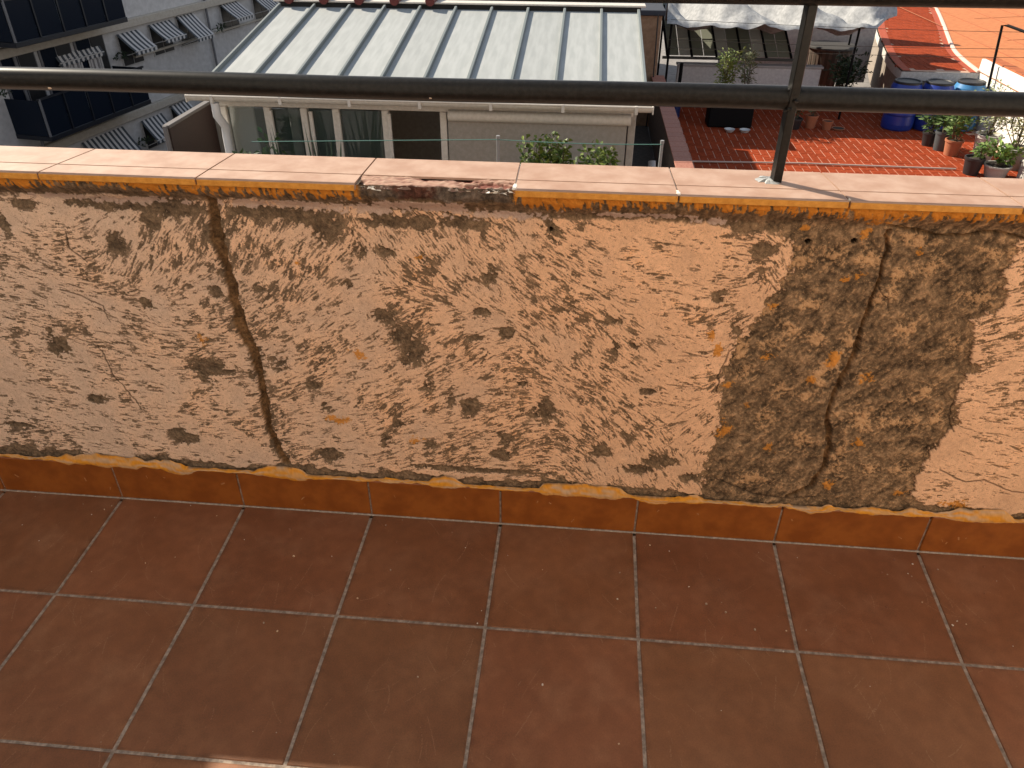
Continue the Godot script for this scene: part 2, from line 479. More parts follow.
var crack_a := [[-1.115, 0.598], [-1.073, 0.585], [-1.035, 0.563], [-1.028, 0.523]]
var crack_b := [[-1.051, 0.735], [-1.056, 0.694], [-1.024, 0.668]]
var crack_c := [[-1.066, 0.461], [-1.059, 0.389], [-1.031, 0.335], [-1.015, 0.283]]
var crack_d := [[0.816, 0.422], [0.816, 0.388], [0.832, 0.352]]
var crack_e := [[0.326, 0.424], [0.321, 0.480], [0.327, 0.525], [0.345, 0.543]]
var crack_f := [[0.839, 0.245], [0.902, 0.215], [0.942, 0.224], [1.007, 0.194], [1.051, 0.192]]
var crack_g := [[0.594, 0.682], [0.615, 0.661], [0.626, 0.635]]
var crack_h := [[0.354, 0.176], [0.444, 0.134], [0.533, 0.129], [0.588, 0.140]]
var drag := [
	[-1.091,0.670,-12], [-0.927,0.700,58], [-0.812,0.727,50], [-1.150,0.496,-10], [-0.935,0.508,-18], [-0.801,0.490,8],
	[-1.132,0.245,-8], [-0.883,0.233,3], [-0.657,0.712,55], [-0.572,0.648,48], [-0.613,0.526,30], [-0.563,0.398,26],
	[-0.559,0.256,18], [-0.378,0.410,28], [-0.392,0.239,24], [-0.263,0.470,35], [-0.184,0.549,32], [-0.291,0.749,-52],
	[-0.191,0.732,-50], [-0.111,0.692,-36], [-0.152,0.645,-44], [-0.025,0.558,-50], [0.082,0.515,-52], [0.130,0.681,-4],
	[0.233,0.642,-5], [0.195,0.446,-14], [0.075,0.302,-55], [-0.107,0.289,20], [0.002,0.408,-30], [0.294,0.346,50],
	[0.349,0.602,45], [0.868,0.538,12], [0.925,0.309,-10], [0.173,0.222,-50], [0.448,0.653,-60], [0.668,0.550,50],
	[0.633,0.370,20],
]
var scrape := [
	[-1.142,0.713,0.50], [-1.091,0.670,0.50], [-1.171,0.571,0.70], [-0.927,0.700,0.80], [-0.812,0.727,0.95], [-1.150,0.496,0.60], [-1.216,0.299,0.45], [-0.908,0.608,0.70],
	[-0.987,0.314,0.45], [-0.819,0.514,0.75], [-0.826,0.325,0.35], [-1.328,0.201,0.80], [-0.657,0.712,0.80], [-0.645,0.597,0.85], [-0.547,0.672,0.75], [-0.643,0.338,0.65],
	[-0.530,0.480,0.70], [-0.510,0.260,0.70], [-0.357,0.681,0.90], [-0.362,0.612,0.60], [-0.253,0.708,1.00], [-0.172,0.644,0.95], [-0.309,0.441,0.60], [-0.195,0.549,0.90],
	[-0.110,0.625,0.95], [-0.029,0.651,0.85], [-0.271,0.277,0.85], [-0.108,0.400,0.65], [-0.154,0.257,0.90], [-0.024,0.509,1.00], [0.053,0.633,0.60], [0.123,0.746,0.10],
	[0.238,0.751,0.10], [0.233,0.642,0.35], [0.152,0.660,0.40], [0.101,0.541,0.80], [0.187,0.522,0.70], [0.272,0.502,0.40], [0.272,0.345,0.50], [0.092,0.387,0.80],
	[0.170,0.252,0.90], [0.056,0.243,0.90], [0.328,0.669,0.90], [0.343,0.579,0.80], [0.348,0.776,0.70], [0.860,0.561,0.60], [0.901,0.441,0.50], [0.904,0.308,0.25],
	[0.975,0.285,0.15], [0.471,0.538,0.30], [0.702,0.428,0.30],
]


func near_value(list: Array, x: float, y: float, angle: bool) -> float:
	var sw := 0.0
	var s := 0.0
	var s2 := 0.0
	for q in list:
		var dx: float = q[0] - x
		var dy: float = q[1] - y
		var w := 1.0 / pow(dx * dx + dy * dy + (0.006 if angle else 0.0015), 1.8)
		sw += w
		if angle:
			var a := deg_to_rad(q[2]) * 2.0
			s += w * cos(a); s2 += w * sin(a)
		else:
			s += w * q[2]
	return atan2(s2, s) * 0.5 if angle else s / sw

func along(list: Array, x: float, axis := 0) -> float:
	# a polyline that runs along one axis, read at one place
	var o := 1 - axis
	for i in list.size() - 1:
		var a: float = list[i][axis]
		var b: float = list[i + 1][axis]
		if (x - a) * (x - b) <= 0.0 and a != b:
			return lerpf(list[i][o], list[i + 1][o], (x - a) / (b - a))
	var first: float = list[0][axis]
	var last: float = list[-1][axis]
	return list[0][o] if absf(x - first) < absf(x - last) else list[-1][o]

const WX0 := -1.5
const WY0 := 0.098
const WW := 2048
const WH := 608
const PXM := 0.0012695          # metres in a pixel of the wall's maps: 2.6 m x 0.772 m

func carve(buf: PackedFloat32Array, list: Array, w0: float, w1: float, na: PackedByteArray, nb: PackedByteArray):
	# a crack: distance to a polyline, its edge broken up by noise
	for i in list.size() - 1:
		var a := Vector2((list[i][0] - WX0) / PXM, (list[i][1] - WY0) / PXM)
		var b := Vector2((list[i + 1][0] - WX0) / PXM, (list[i + 1][1] - WY0) / PXM)
		var f0 := float(i) / (list.size() - 1)
		var f1 := float(i + 1) / (list.size() - 1)
		var pad := maxf(w0, w1) * 2.0 + 14.0
		for y in range(maxi(0, int(minf(a.y, b.y) - pad)), mini(WH, int(maxf(a.y, b.y) + pad))):
			for x in range(maxi(0, int(minf(a.x, b.x) - pad)), mini(WW, int(maxf(a.x, b.x) + pad))):
				var k := y * WW + x
				var p := Vector2(x + (na[k] - 128) * 0.060 + (nb[k] - 128) * 0.030, y)
				var u := clampf((p - a).dot(b - a) / (b - a).length_squared(), 0.0, 1.0)
				var d := p.distance_to(a.lerp(b, u))
				var w := lerpf(w0, w1, lerpf(f0, f1, u)) * (0.72 + na[WW * WH - 1 - k] / 460.0)
				var val := clampf((w - d) / 2.2 + 0.5, 0.0, 1.0)
				if val > buf[k]: buf[k] = val

func build_parapet():
	var wall := thing("parapet_wall", "low terrace parapet with scraped peach plaster, two long cracks and a pink tiled top", "wall")
	var N := WW * WH
	var listed := spots.size()
	# crumbled edges along the cracks
	for line in [crack_main, crack_main, crack_second]:
		for i in line.size() - 1:
			for j in 2:
				var u := rng.randf()
				spots.append([lerpf(line[i][0], line[i + 1][0], u) + rng.randfn(0, 0.010), lerpf(line[i][1], line[i + 1][1], u), rng.randf_range(0.004, 0.013), rng.randf_range(0.006, 0.020), 0])
	var grain := noise_norm(21, 0.42, WW, WH, 2)
	var fine := noise_norm(22, 0.11, WW, WH, 3)
	var mid := noise_norm(23, 0.03, WW, WH, 4)
	var wide := noise_norm(24, 0.006, WW, WH, 4)
	var streak := noise_norm(25, 0.09, WW, 8, 3)
	var bare := PackedFloat32Array(); bare.resize(N)
	var skim := PackedFloat32Array(); skim.resize(N)
	var orange := PackedFloat32Array(); orange.resize(N)
	var hole := PackedFloat32Array(); hole.resize(N)
	var cement := PackedFloat32Array(); cement.resize(N)
	var scratch := PackedFloat32Array(); scratch.resize(N)
	var crack := PackedFloat32Array(); crack.resize(N)
	var hair := PackedFloat32Array(); hair.resize(N)
	carve(crack, crack_main, 10.5, 6.8, wide, mid)
	carve(crack, crack_second, 2.6, 5.0, wide, mid)
	carve(crack, crack_top, 2.2, 1.8, wide, mid)
	for q in [crack_a, crack_b, crack_c, crack_d, crack_e, crack_f, crack_g, crack_h]:
		carve(hair, q, 1.0, 0.8, wide, mid)
	var tn := FastNoiseLite.new()
	tn.seed = 77; tn.frequency = 0.085; tn.fractal_octaves = 3; tn.fractal_gain = 0.55
	var torn := tn.get_seamless_image(512, 512, false, false, 0.1, true).get_data()
	# the drag of the scraper: thousands of short torn grooves that follow its sweep
	var GX := 66
	var GY := 20
	var ang := PackedFloat32Array(); ang.resize(GX * GY)
	var den := PackedFloat32Array(); den.resize(GX * GY)
	for gy in GY:
		for gx in GX:
			var x := WX0 + gx * 0.04
			var y := WY0 + gy * 0.04
			ang[gy * GX + gx] = near_value(drag, x, y, true)
			den[gy * GX + gx] = near_value(scrape, x, y, false)
	var i_spot := -1
	for q in spots:
		i_spot += 1
		var cx: float = (q[0] - WX0) / PXM
		var cy: float = (q[1] - WY0) / PXM
		if q[4] == 0 and i_spot < listed and q[2] < 0.018 and int(q[0] * 1000.0 + 5000.0) % 5 < 2: continue
		var rx: float = maxf(q[2] / PXM, 1.5)
		var ry: float = maxf(q[3] / PXM, 1.5)
		var kind: int = q[4]
		var rag := 0.0 if kind == 3 else (2.2 if kind == 1 else (2.2 if kind == 2 else (2.2 if kind == 4 else (0.95 if rx > 15.0 else 1.5))))
		var th0 := near_value(drag, q[0], q[1], true) if kind == 0 else 0.0
		var dx := cos(th0)
		var dy := sin(th0)
		var soft := 0.5 if kind == 1 else 0.12
		for y in range(maxi(0, int(cy - ry * 1.7)), mini(WH, int(cy + ry * 1.7))):
			for x in range(maxi(0, int(cx - rx * 1.7)), mini(WW, int(cx + rx * 1.7))):
				var k := y * WW + x
				var ox := x - cx
				var oy := y - cy
				var d := 1.0 - sqrt(pow(ox / rx, 2) + pow(oy / ry, 2))
				if kind == 0:
					var al := ox * dx + oy * dy
					var ac := oy * dx - ox * dy
					d += (0.7 if rx > 15.0 else 1.6) * (torn[((int(ac + 900) & 511) << 9) + (int(al * 0.22 + cx + 900) & 511)] - 128) / 255.0
				d += rag * ((mid[k] - 128) / 255.0 + 0.7 * (fine[k] - 128) / 255.0)
				if kind == 1: d += (grain[k] - 128) / 255.0 * 1.2 - 0.35
				elif kind == 2: d += (grain[k] - 128) / 255.0 - 0.25
				var val := clampf(d / soft + 0.5, 0.0, 1.0)
				match kind:
					0: bare[k] = maxf(bare[k], val)
					1: skim[k] = maxf(skim[k], val * 0.9)
					2: orange[k] = maxf(orange[k], val)
					3: hole[k] = maxf(hole[k], val)
					4: cement[k] = maxf(cement[k], val)
	for q in spots:
		# the skim is more torn round each bare spot
		if q[4] != 0: continue
		var gx := clampi(int((q[0] - WX0) / 0.04 + 0.5), 0, GX - 1)
		var gy := clampi(int((q[1] - WY0) / 0.04 + 0.5), 0, GY - 1)
		den[gy * GX + gx] = minf(1.3, den[gy * GX + gx] + 0.35)
	for i in 16000:
		var x := rng.randf() * WW
		var y := rng.randf() * WH
		var gi := clampi(int(y * PXM / 0.04 + rng.randf()), 0, GY - 1) * GX + clampi(int(x * PXM / 0.04 + rng.randf()), 0, GX - 1)
		var k0 := int(y) * WW + int(x)
		var want := den[gi] * smoothstep(0.40, 0.66, mid[k0] / 255.0 * 0.65 + wide[k0] / 255.0 * 0.40)
		if rng.randf() > want: continue
		var th := ang[gi] + rng.randfn(0.0, 0.14)
		var ln := rng.randf_range(7.0, 26.0) * (1.0 + 1.5 * rng.randf() * rng.randf())
		var wd := rng.randf_range(0.6, 1.9)
		if rng.randf() < 0.14: wd *= 2.0
		stamp(scratch, x, y, th, ln, wd, rng.randf_range(0.5, 1.0), fine, 78.0)
	# and the strokes of thin skim it left on the bare stretch
	for i in 9000:
		var q = spots[rng.randi() % spots.size()]
		if q[4] != 1: continue
		var x: float = (q[0] - WX0) / PXM + rng.randfn(0.0, 0.75) * q[2] / PXM
		var y: float = (q[1] - WY0) / PXM + rng.randfn(0.0, 0.75) * q[3] / PXM
		if x < 0 or y < 0 or x >= WW or y >= WH: continue
		var th := 0.95 + rng.randfn(0.0, 0.25)
		stamp(skim, x, y, th, rng.randf_range(5, 16), rng.randf_range(0.6, 1.6), rng.randf_range(0.4, 1.0), fine, 90.0)
	for i in 6500:
		var x := (0.32 + rng.randf() * 0.55 - WX0) / PXM
		var y := rng.randf() * WH
		stamp(skim, x, y, 0.9 + rng.randfn(0.0, 0.4), rng.randf_range(4, 12), rng.randf_range(0.5, 1.3), rng.randf_range(0.3, 0.95), mid, 118.0)
	# the torn grain itself, sampled along the sweep (two neighbouring directions blended)
	for gi in GX * GY:
		ang[gi] = fposmod(ang[gi], PI)
	var cs := PackedFloat32Array()
	var sn := PackedFloat32Array()
	for i in 17:
		cs.append(cos(i * PI / 16.0)); sn.append(sin(i * PI / 16.0))
	var c2 := PackedFloat32Array()
	var s2 := PackedFloat32Array()
	for gi in GX * GY:
		c2.append(cos(2.0 * ang[gi])); s2.append(sin(2.0 * ang[gi]))
	for y in WH:
		var fy := y * PXM / 0.04
		var gy := mini(int(fy), GY - 2)
		fy -= gy
		for xb in range(0, WW, 8):
			var fx := (xb + 4) * PXM / 0.04
			var gx := mini(int(fx), GX - 2)
			fx -= gx
			var g0 := gy * GX + gx
			var w00 := (1.0 - fx) * (1.0 - fy)
			var w10 := fx * (1.0 - fy)
			var w01 := (1.0 - fx) * fy
			var w11 := fx * fy
			var th := fposmod(0.5 * atan2(s2[g0] * w00 + s2[g0 + 1] * w10 + s2[g0 + GX] * w01 + s2[g0 + GX + 1] * w11, c2[g0] * w00 + c2[g0 + 1] * w10 + c2[g0 + GX] * w01 + c2[g0 + GX + 1] * w11)+ (wide[y * WW + mini(xb + 4, WW - 1)] - 128) * 0.0045 + (mid[y * WW + mini(xb + 4, WW - 1)] - 128) * 0.0022, PI) * 16.0 / PI
			var dn := den[g0] * w00 + den[g0 + 1] * w10 + den[g0 + GX] * w01 + den[g0 + GX + 1] * w11
			var i0 := mini(int(th), 15)
			var f := th - i0
			var ca := cs[i0]; var sa := sn[i0]
			var cb := cs[i0 + 1]; var sb := sn[i0 + 1]
			for x in range(xb, mini(xb + 8, WW)):
				var k := y * WW + x
				var A := torn[((int((y * ca - x * sa) * 1.25 + 9000) & 511) << 9) + (int((x * ca + y * sa) * 0.22 + 4096) & 511)]
				var B := torn[((int((y * cb - x * sb) * 1.25 + 9000) & 511) << 9) + (int((x * cb + y * sb) * 0.22 + 4096) & 511)]
				var v := lerpf(A, B, smoothstep(0.3, 0.7, f)) / 255.0 + (fine[k] - 128) * 0.0010 + (grain[k] - 128) * 0.0006
				var cl := mid[k] * 0.0030 + wide[k] * 0.0022 - 0.66
				var lim := 0.855 - 0.23 * dn - 0.80 * cl
				var val := clampf((v - lim) * 28.0, 0.0, 1.0) * 0.92
				var A2 := torn[((int((y * ca - x * sa) * 2.9 + 12000) & 511) << 9) + (int((x * ca + y * sa) * 0.36 + 9000) & 511)] / 255.0
				val = maxf(val, clampf((A2 - (0.785 - 0.15 * dn - 0.55 * cl)) * 16.0, 0.0, 1.0) * 0.70)
				if val > scratch[k]: scratch[k] = val
	# colour and relief
	var px := PackedByteArray(); px.resize(N * 3)
	var hgt := PackedFloat32Array(); hgt.resize(N)
	var xl := PackedFloat32Array(); xl.resize(WH)
	var xr := PackedFloat32Array(); xr.resize(WH)
	for y in WH:
		xl[y] = along(bare_left, WY0 + y * PXM, 1)
		xr[y] = along(bare_right, WY0 + y * PXM, 1)
	var be := PackedFloat32Array(); be.resize(WW)
	var pe := PackedFloat32Array(); pe.resize(WW)
	for x in WW:
		be[x] = along(band_edge, WX0 + x * PXM, 0)
		pe[x] = along(pale_edge, WX0 + x * PXM, 0)
	for y in WH:
		var wy := WY0 + y * PXM
		for x in WW:
			var k := y * WW + x
			var wx := WX0 + x * PXM
			var g := grain[k] / 255.0
			var f := fine[k] / 255.0
			var md := mid[k] / 255.0
			var w := wide[k] / 255.0
			# the big bare stretch at the right, and the scraped band under the cap
			var sd := minf(wx - xl[y], xr[y] - wx) / PXM + (md - 0.5) * 26.0 + (f - 0.5) * 15.0
			var zone := clampf(sd / 2.0 + 0.5, 0.0, 1.0)
			var st := streak[x] / 255.0
			var up := (wy - pe[x]) / PXM + (md - 0.5) * 14.0 + (f - 0.5) * 6.0
			var band := clampf(up / 2.5 + 0.5, 0.0, 1.0)
			var lip := (wy - be[x]) / PXM + (st - 0.5) * 24.0 + (f - 0.5) * 9.0 + (md - 0.5) * 6.0
			var paint := clampf(lip / 1.5 + 0.5, 0.0, 1.0)
			if paint > 0.0 and lip < 22.0:
				# scraped through in upright scores
				var pv := torn[((int((x * 0.97 + y * 0.25) * 1.3 + 4096) & 511) << 9) + (int((y * 0.97 - x * 0.25) * 0.3 + 4096) & 511)] / 255.0
				paint *= 1.0 - clampf((pv - 0.52 - lip * 0.010) * 12.0, 0.0, 1.0)
			# dark gap above the skirting
			var foot := 0.020 + 0.014 * (md - 0.5) + 0.012 * (f - 0.5)
			var low := clampf((0.146 - wy + 0.030 * (md - 0.62) + 0.045 * (w - 0.55)) / 0.004, 0.0, 1.0)
			var b := maxf(maxf(bare[k], zone), maxf(band, low * 0.95))
			var sk := skim[k] * zone
			# tone of the plaster: pale and greyish at the left, warm peach at the right
			var warm := clampf((wx + 1.25) / 1.3 + (w - 0.5) * 0.8, 0.0, 1.0)
			var v := 0.95 + 0.15 * (w - 0.5) + 0.10 * (md - 0.5) + 0.07 * (f - 0.5) + 0.20 * (g - 0.5)
			var r := lerpf(0.855, 0.892, warm) * v
			var gg := lerpf(0.745, 0.718, warm) * v
			var bb := lerpf(0.662, 0.580, warm) * v
			var og := clampf((md * w - 0.36) * 5.0, 0.0, 1.0) * 0.22 * warm
			r = lerpf(r, 0.86, og); gg = lerpf(gg, 0.58, og); bb = lerpf(bb, 0.34, og)
			if g > 0.74 and f < 0.46:
				var pit := clampf((g - 0.74) * 5.0, 0.0, 0.45)
				r *= 1.0 - pit; gg *= 1.0 - pit; bb *= 1.0 - pit
			# bare mortar
			var cool := clampf(0.55 - wx * 0.35, 0.0, 1.0)
			var mv := 0.90 + 0.55 * (md - 0.5) + 0.46 * (f - 0.5) + 0.42 * (g - 0.5)
			if zone > 0.5:
				mv += 0.30 * (w - 0.4)
				var zs := torn[((int((y * 0.62 - x * 0.78) * 0.8 + 9000) & 511) << 9) + (int((x * 0.62 + y * 0.78) * 0.25 + 4096) & 511)] / 255.0
				mv += 0.55 * (zs - 0.5)
			if band > 0.5: mv += 0.30 * (st - 0.5) + 0.08
			var mr := lerpf(0.480, 0.435, cool) * mv
			var mg := lerpf(0.383, 0.370, cool) * mv
			var mb := lerpf(0.285, 0.305, cool) * mv
			if sk > 0.0:
				mr = lerpf(mr, 0.77 * v, sk * 0.85); mg = lerpf(mg, 0.61 * v, sk * 0.85); mb = lerpf(mb, 0.45 * v, sk * 0.85)
			var cm := cement[k]
			if cm > 0.0:
				mr = lerpf(mr, 0.70 * v, cm); mg = lerpf(mg, 0.61 * v, cm); mb = lerpf(mb, 0.56 * v, cm)
				b = maxf(b, cm * 0.8)
			# light crumbs in the torn zone
			if zone > 0.5 and f * g > 0.42:
				var cr := clampf((f * g - 0.42) * 6.0, 0.0, 0.7)
				mr = lerpf(mr, 0.68, cr); mg = lerpf(mg, 0.54, cr); mb = lerpf(mb, 0.40, cr)
			var sc := scratch[k] * (1.0 - b)
			r = lerpf(r, mr * 0.82, sc * 0.96); gg = lerpf(gg, mg * 0.82, sc * 0.96); bb = lerpf(bb, mb * 0.82, sc * 0.96)
			r = lerpf(r, mr, b); gg = lerpf(gg, mg, b); bb = lerpf(bb, mb, b)
			var oo := maxf(orange[k] * (0.55 + 0.45 * g), paint)
			if oo > 0.0:
				var ov := 0.92 + 0.16 * (md - 0.5) + 0.08 * (f - 0.5)
				r = lerpf(r, 0.80 * ov, oo); gg = lerpf(gg, 0.515 * ov, oo); bb = lerpf(bb, 0.20 * ov, oo)
			# the bed that the broken nose has left: dark, stained red in one place
			var bedm := smoothstep(-0.424, -0.412, wx) * (1.0 - smoothstep(-0.128, -0.118, wx)) * clampf((wy - 0.838 + (md - 0.5) * 0.016 + (f - 0.5) * 0.008) / 0.003, 0.0, 1.0)
			if bedm > 0.0:
				var rs := smoothstep(-0.36, -0.33, wx + (md - 0.5) * 0.04) * (1.0 - smoothstep(-0.29, -0.26, wx + (f - 0.5) * 0.04))
				r = lerpf(r, lerpf(0.34, 0.30, rs) * mv, bedm * 0.9); gg = lerpf(gg, lerpf(0.30, 0.19, rs) * mv, bedm * 0.9); bb = lerpf(bb, lerpf(0.27, 0.16, rs) * mv, bedm * 0.9)
			var cr2 := crack[k]
			if cr2 > 0.0:
				r = lerpf(r, 0.45 * mv, cr2); gg = lerpf(gg, 0.345 * mv, cr2); bb = lerpf(bb, 0.24 * mv, cr2)
			var hr := maxf(hair[k] * 0.75, hole[k])
			if hr > 0.0:
				r = lerpf(r, 0.16, hr); gg = lerpf(gg, 0.12, hr); bb = lerpf(bb, 0.09, hr)
			px[k * 3] = int(clampf(r, 0, 1) * 255)
			px[k * 3 + 1] = int(clampf(gg, 0, 1) * 255)
			px[k * 3 + 2] = int(clampf(bb, 0, 1) * 255)
			# relief in metres
			var hh := 0.0005 * (f - 0.5) + 0.0012 * (md - 0.5) + 0.005 * (w - 0.5) + 0.0004 * (g - 0.5)
			hh -= 0.0018 * sc
			hh -= b * (0.0034 + 0.0022 * zone - 0.0038 * (md - 0.5) - 0.0026 * (f - 0.5) - 0.0012 * (g - 0.5))
			hh += 0.0012 * sk + 0.0008 * oo * (1.0 - paint) + 0.0016 * cm
			hh -= cr2 * 0.012 + hair[k] * 0.002 + hole[k] * 0.015
			# the render swells out under the cap, and its edge laps over the skirting
			hh += 0.031 * smoothstep(0.806, 0.850, wy) + paint * 0.0015
			hgt[k] = hh
	var img := Image.create_from_data(WW, WH, false, Image.FORMAT_RGB8, px)
	var fm := StandardMaterial3D.new()
	fm.albedo_texture = ImageTexture.create_from_image(img)
	fm.roughness = 0.93
	fm.metallic_specular = 0.25
	put("scraped_plaster", relief_mesh(hgt), fm, wall)
	# the core, its outer face, and the stretches of plaster beyond the frame
	var pm := mat(Color(0.50, 0.30, 0.17), Color(0.60, 0.38, 0.23), 0.8, 0.92, 0.02, 41)
	box_part("core", Vector3(-0.2, -0.95, -0.0665), Vector3(5.2, 3.6, 0.085), pm, wall, 0.0)
	box_part("plain_plaster", Vector3(-2.15, 0.44, -0.0105), Vector3(1.30, 0.82, 0.018), pm, wall, 0.003)
	box_part("plain_plaster", Vector3(1.75, 0.44, -0.0105), Vector3(1.30, 0.82, 0.018), pm, wall, 0.003)
	cap_tiles(wall)
	skirting(wall)

func stamp(buf: PackedFloat32Array, x: float, y: float, th: float, ln: float, wd: float, st: float, worn: PackedByteArray, from: float):
	var dx := cos(th)
	var dy := sin(th)
	var bend := rng.randf_range(-0.6, 0.6) * wd
	var half := ln * 0.5
	var rx := int(absf(dx) * half + wd + 2)
	var ry := int(absf(dy) * half + wd + 2)
	for yy in range(maxi(0, int(y) - ry), mini(WH, int(y) + ry + 1)):
		for xx in range(maxi(0, int(x) - rx), mini(WW, int(x) + rx + 1)):
			var ox := xx - x
			var oy := yy - y
			var u := (ox * dx + oy * dy) / half
			if u < -1.0 or u > 1.0: continue
			var ac := absf(-ox * dy + oy * dx + bend * u * u)
			var w := wd * (1.0 - u * u)
			if ac > w + 0.5: continue
			var k := yy * WW + xx
			var val := clampf(w - ac + 0.5, 0.0, 1.0) * st * clampf((worn[k] - from) / 50.0, 0.0, 1.0)
			if val > buf[k]: buf[k] = val

func relief_mesh(hgt: PackedFloat32Array) -> ArrayMesh:
	var S := 2
	var nx := WW / S
	var ny := WH / S
	var vv := PackedVector3Array(); vv.resize(nx * ny)
	var nn := PackedVector3Array(); nn.resize(nx * ny)
	var tt := PackedVector2Array(); tt.resize(nx * ny)
	var ii := PackedInt32Array(); ii.resize((nx - 1) * (ny - 1) * 6)
	var q := 0
	for j in ny:
		for i in nx:
			var x := i * S
			var y := j * S
			var k := y * WW + x
			var o := j * nx + i
			vv[o] = Vector3(WX0 + x * PXM, WY0 + y * PXM, hgt[k])
			tt[o] = Vector2((x + 0.5) / WW, (y + 0.5) / WH)
			var xa := maxi(x - 1, 0)
			var xb := mini(x + 1, WW - 1)
			var ya := maxi(y - 1, 0)
			var yb := mini(y + 1, WH - 1)
			nn[o] = Vector3(-(hgt[y * WW + xb] - hgt[y * WW + xa]) / ((xb - xa) * PXM), -(hgt[yb * WW + x] - hgt[ya * WW + x]) / ((yb - ya) * PXM), 1.0).normalized()
			if i < nx - 1 and j < ny - 1:
				ii[q] = o; ii[q + 1] = o + nx; ii[q + 2] = o + 1
				ii[q + 3] = o + 1; ii[q + 4] = o + nx; ii[q + 5] = o + nx + 1
				q += 6
	var arr := []
	arr.resize(Mesh.ARRAY_MAX)
	arr[Mesh.ARRAY_VERTEX] = vv; arr[Mesh.ARRAY_NORMAL] = nn; arr[Mesh.ARRAY_TEX_UV] = tt; arr[Mesh.ARRAY_INDEX] = ii
	var m := ArrayMesh.new()
	m.add_surface_from_arrays(Mesh.PRIMITIVE_TRIANGLES, arr)
	return m

func cap_tiles(wall: Node):
	var ct := mat(Color(0.31, 0.185, 0.128), Color(0.39, 0.26, 0.195), 0.5, 0.6, 0.012, 51)
	var om := mat(Color(0.46, 0.19, 0.02), Color(0.60, 0.27, 0.04), 0.3, 0.7, 0.03, 52)
	var jm := mat(Color(0.10, 0.07, 0.05), Color(0.25, 0.19, 0.14), 0.1, 0.95, 0.05, 53)
	var wm := mat(Color(0.55, 0.52, 0.46), Color(0.75, 0.72, 0.66), 0.1, 0.9, 0.05, 54)
	# joints: x at the front edge, x at the back edge
	var J := [[-2.55, -2.50], [-2.25, -2.21], [-1.95, -1.92], [-1.648, -1.62], [-1.344, -1.317], [-1.044, -1.014], [-0.728, -0.713], [-0.4195, -0.416], [-0.120, -0.121], [0.180, 0.174], [0.4815, 0.467], [0.779, 0.764], [1.08, 1.06], [1.38, 1.36], [1.68, 1.66], [1.98, 1.96], [2.28, 2.26]]
	var zb := -0.117
	var zf := 0.040
	for i in J.size() - 1:
		var g := 0.0016
		var x0: float = J[i][0] + g
		var x1: float = J[i + 1][0] - g
		var b0: float = J[i][1] + g
		var b1: float = J[i + 1][1] - g
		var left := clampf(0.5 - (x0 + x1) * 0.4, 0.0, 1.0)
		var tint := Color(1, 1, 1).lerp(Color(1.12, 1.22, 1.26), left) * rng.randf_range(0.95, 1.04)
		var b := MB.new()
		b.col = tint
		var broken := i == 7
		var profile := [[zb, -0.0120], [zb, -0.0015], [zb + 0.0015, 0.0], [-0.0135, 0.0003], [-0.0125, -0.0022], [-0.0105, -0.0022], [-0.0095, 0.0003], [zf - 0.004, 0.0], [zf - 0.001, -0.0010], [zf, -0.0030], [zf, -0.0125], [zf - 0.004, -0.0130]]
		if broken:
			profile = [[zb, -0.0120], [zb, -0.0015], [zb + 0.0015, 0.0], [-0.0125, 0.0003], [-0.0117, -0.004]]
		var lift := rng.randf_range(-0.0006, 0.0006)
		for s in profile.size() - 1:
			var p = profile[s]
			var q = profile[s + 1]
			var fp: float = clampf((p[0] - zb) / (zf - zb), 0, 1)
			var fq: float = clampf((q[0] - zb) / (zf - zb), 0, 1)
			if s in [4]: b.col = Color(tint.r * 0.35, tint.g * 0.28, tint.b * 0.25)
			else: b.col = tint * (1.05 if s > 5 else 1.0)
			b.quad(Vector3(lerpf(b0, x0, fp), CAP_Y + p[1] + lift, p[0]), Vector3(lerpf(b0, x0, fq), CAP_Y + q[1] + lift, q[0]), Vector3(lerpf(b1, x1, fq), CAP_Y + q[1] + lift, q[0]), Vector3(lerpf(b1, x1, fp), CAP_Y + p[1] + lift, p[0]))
			b.col = tint
		for e in 2:
			var loop := []
			for p in profile:
				var fp: float = clampf((p[0] - zb) / (zf - zb), 0, 1)
				loop.append(Vector3(lerpf(b0, x0, fp) if e == 0 else lerpf(b1, x1, fp), CAP_Y + p[1] + lift, p[0]))
			for s in range(1, loop.size() - 1):
				b.tri(loop[0], loop[s], loop[s + 1])
		var t := put("cap_tile", b.mesh(), ct, wall)
		if broken:
			t.set_meta("label", "cap tile whose front nose has broken away, showing red clay")
			broken_nose(wall, x0, x1)
		else:
			var f := MB.new()
			f.box(Vector3((x0 + x1) * 0.5, CAP_Y - 0.0083 + lift, zf - 0.0022), Vector3(x1 - x0, 0.0115, 0.008), 0.001)
			put("painted_edge", f.mesh(), om, t)
		# mortar in the joint behind this tile's left edge
		var jb := MB.new()
		jb.quad(Vector3(J[i][0] - 0.004, CAP_Y - 0.0035, zf - 0.005), Vector3(J[i][0] + 0.004, CAP_Y - 0.0035, zf - 0.005), Vector3(J[i][1] + 0.004, CAP_Y - 0.0035, zb), Vector3(J[i][1] - 0.004, CAP_Y - 0.0035, zb))
		put("joint_mortar", jb.mesh(), jm if i < 8 else wm, wall)
	for q in [[0.1795, 0.006, 0.020], [-0.120, 0.008, 0.026], [0.4815, 0.003, 0.006]]:
		var fb := MB.new()
		for s in 5:
			fb.box(Vector3(q[0] + rng.randf_range(-0.001, 0.001), CAP_Y - 0.001, zf - 0.005 - q[2] * s / 5.0), Vector3(q[1] * rng.randf_range(0.7, 1.2), 0.004, q[2] / 4.0), 0.001, Basis(Vector3.UP, rng.randf_range(-0.3, 0.3)))
		put("white_filler", fb.mesh(), wm, wall)
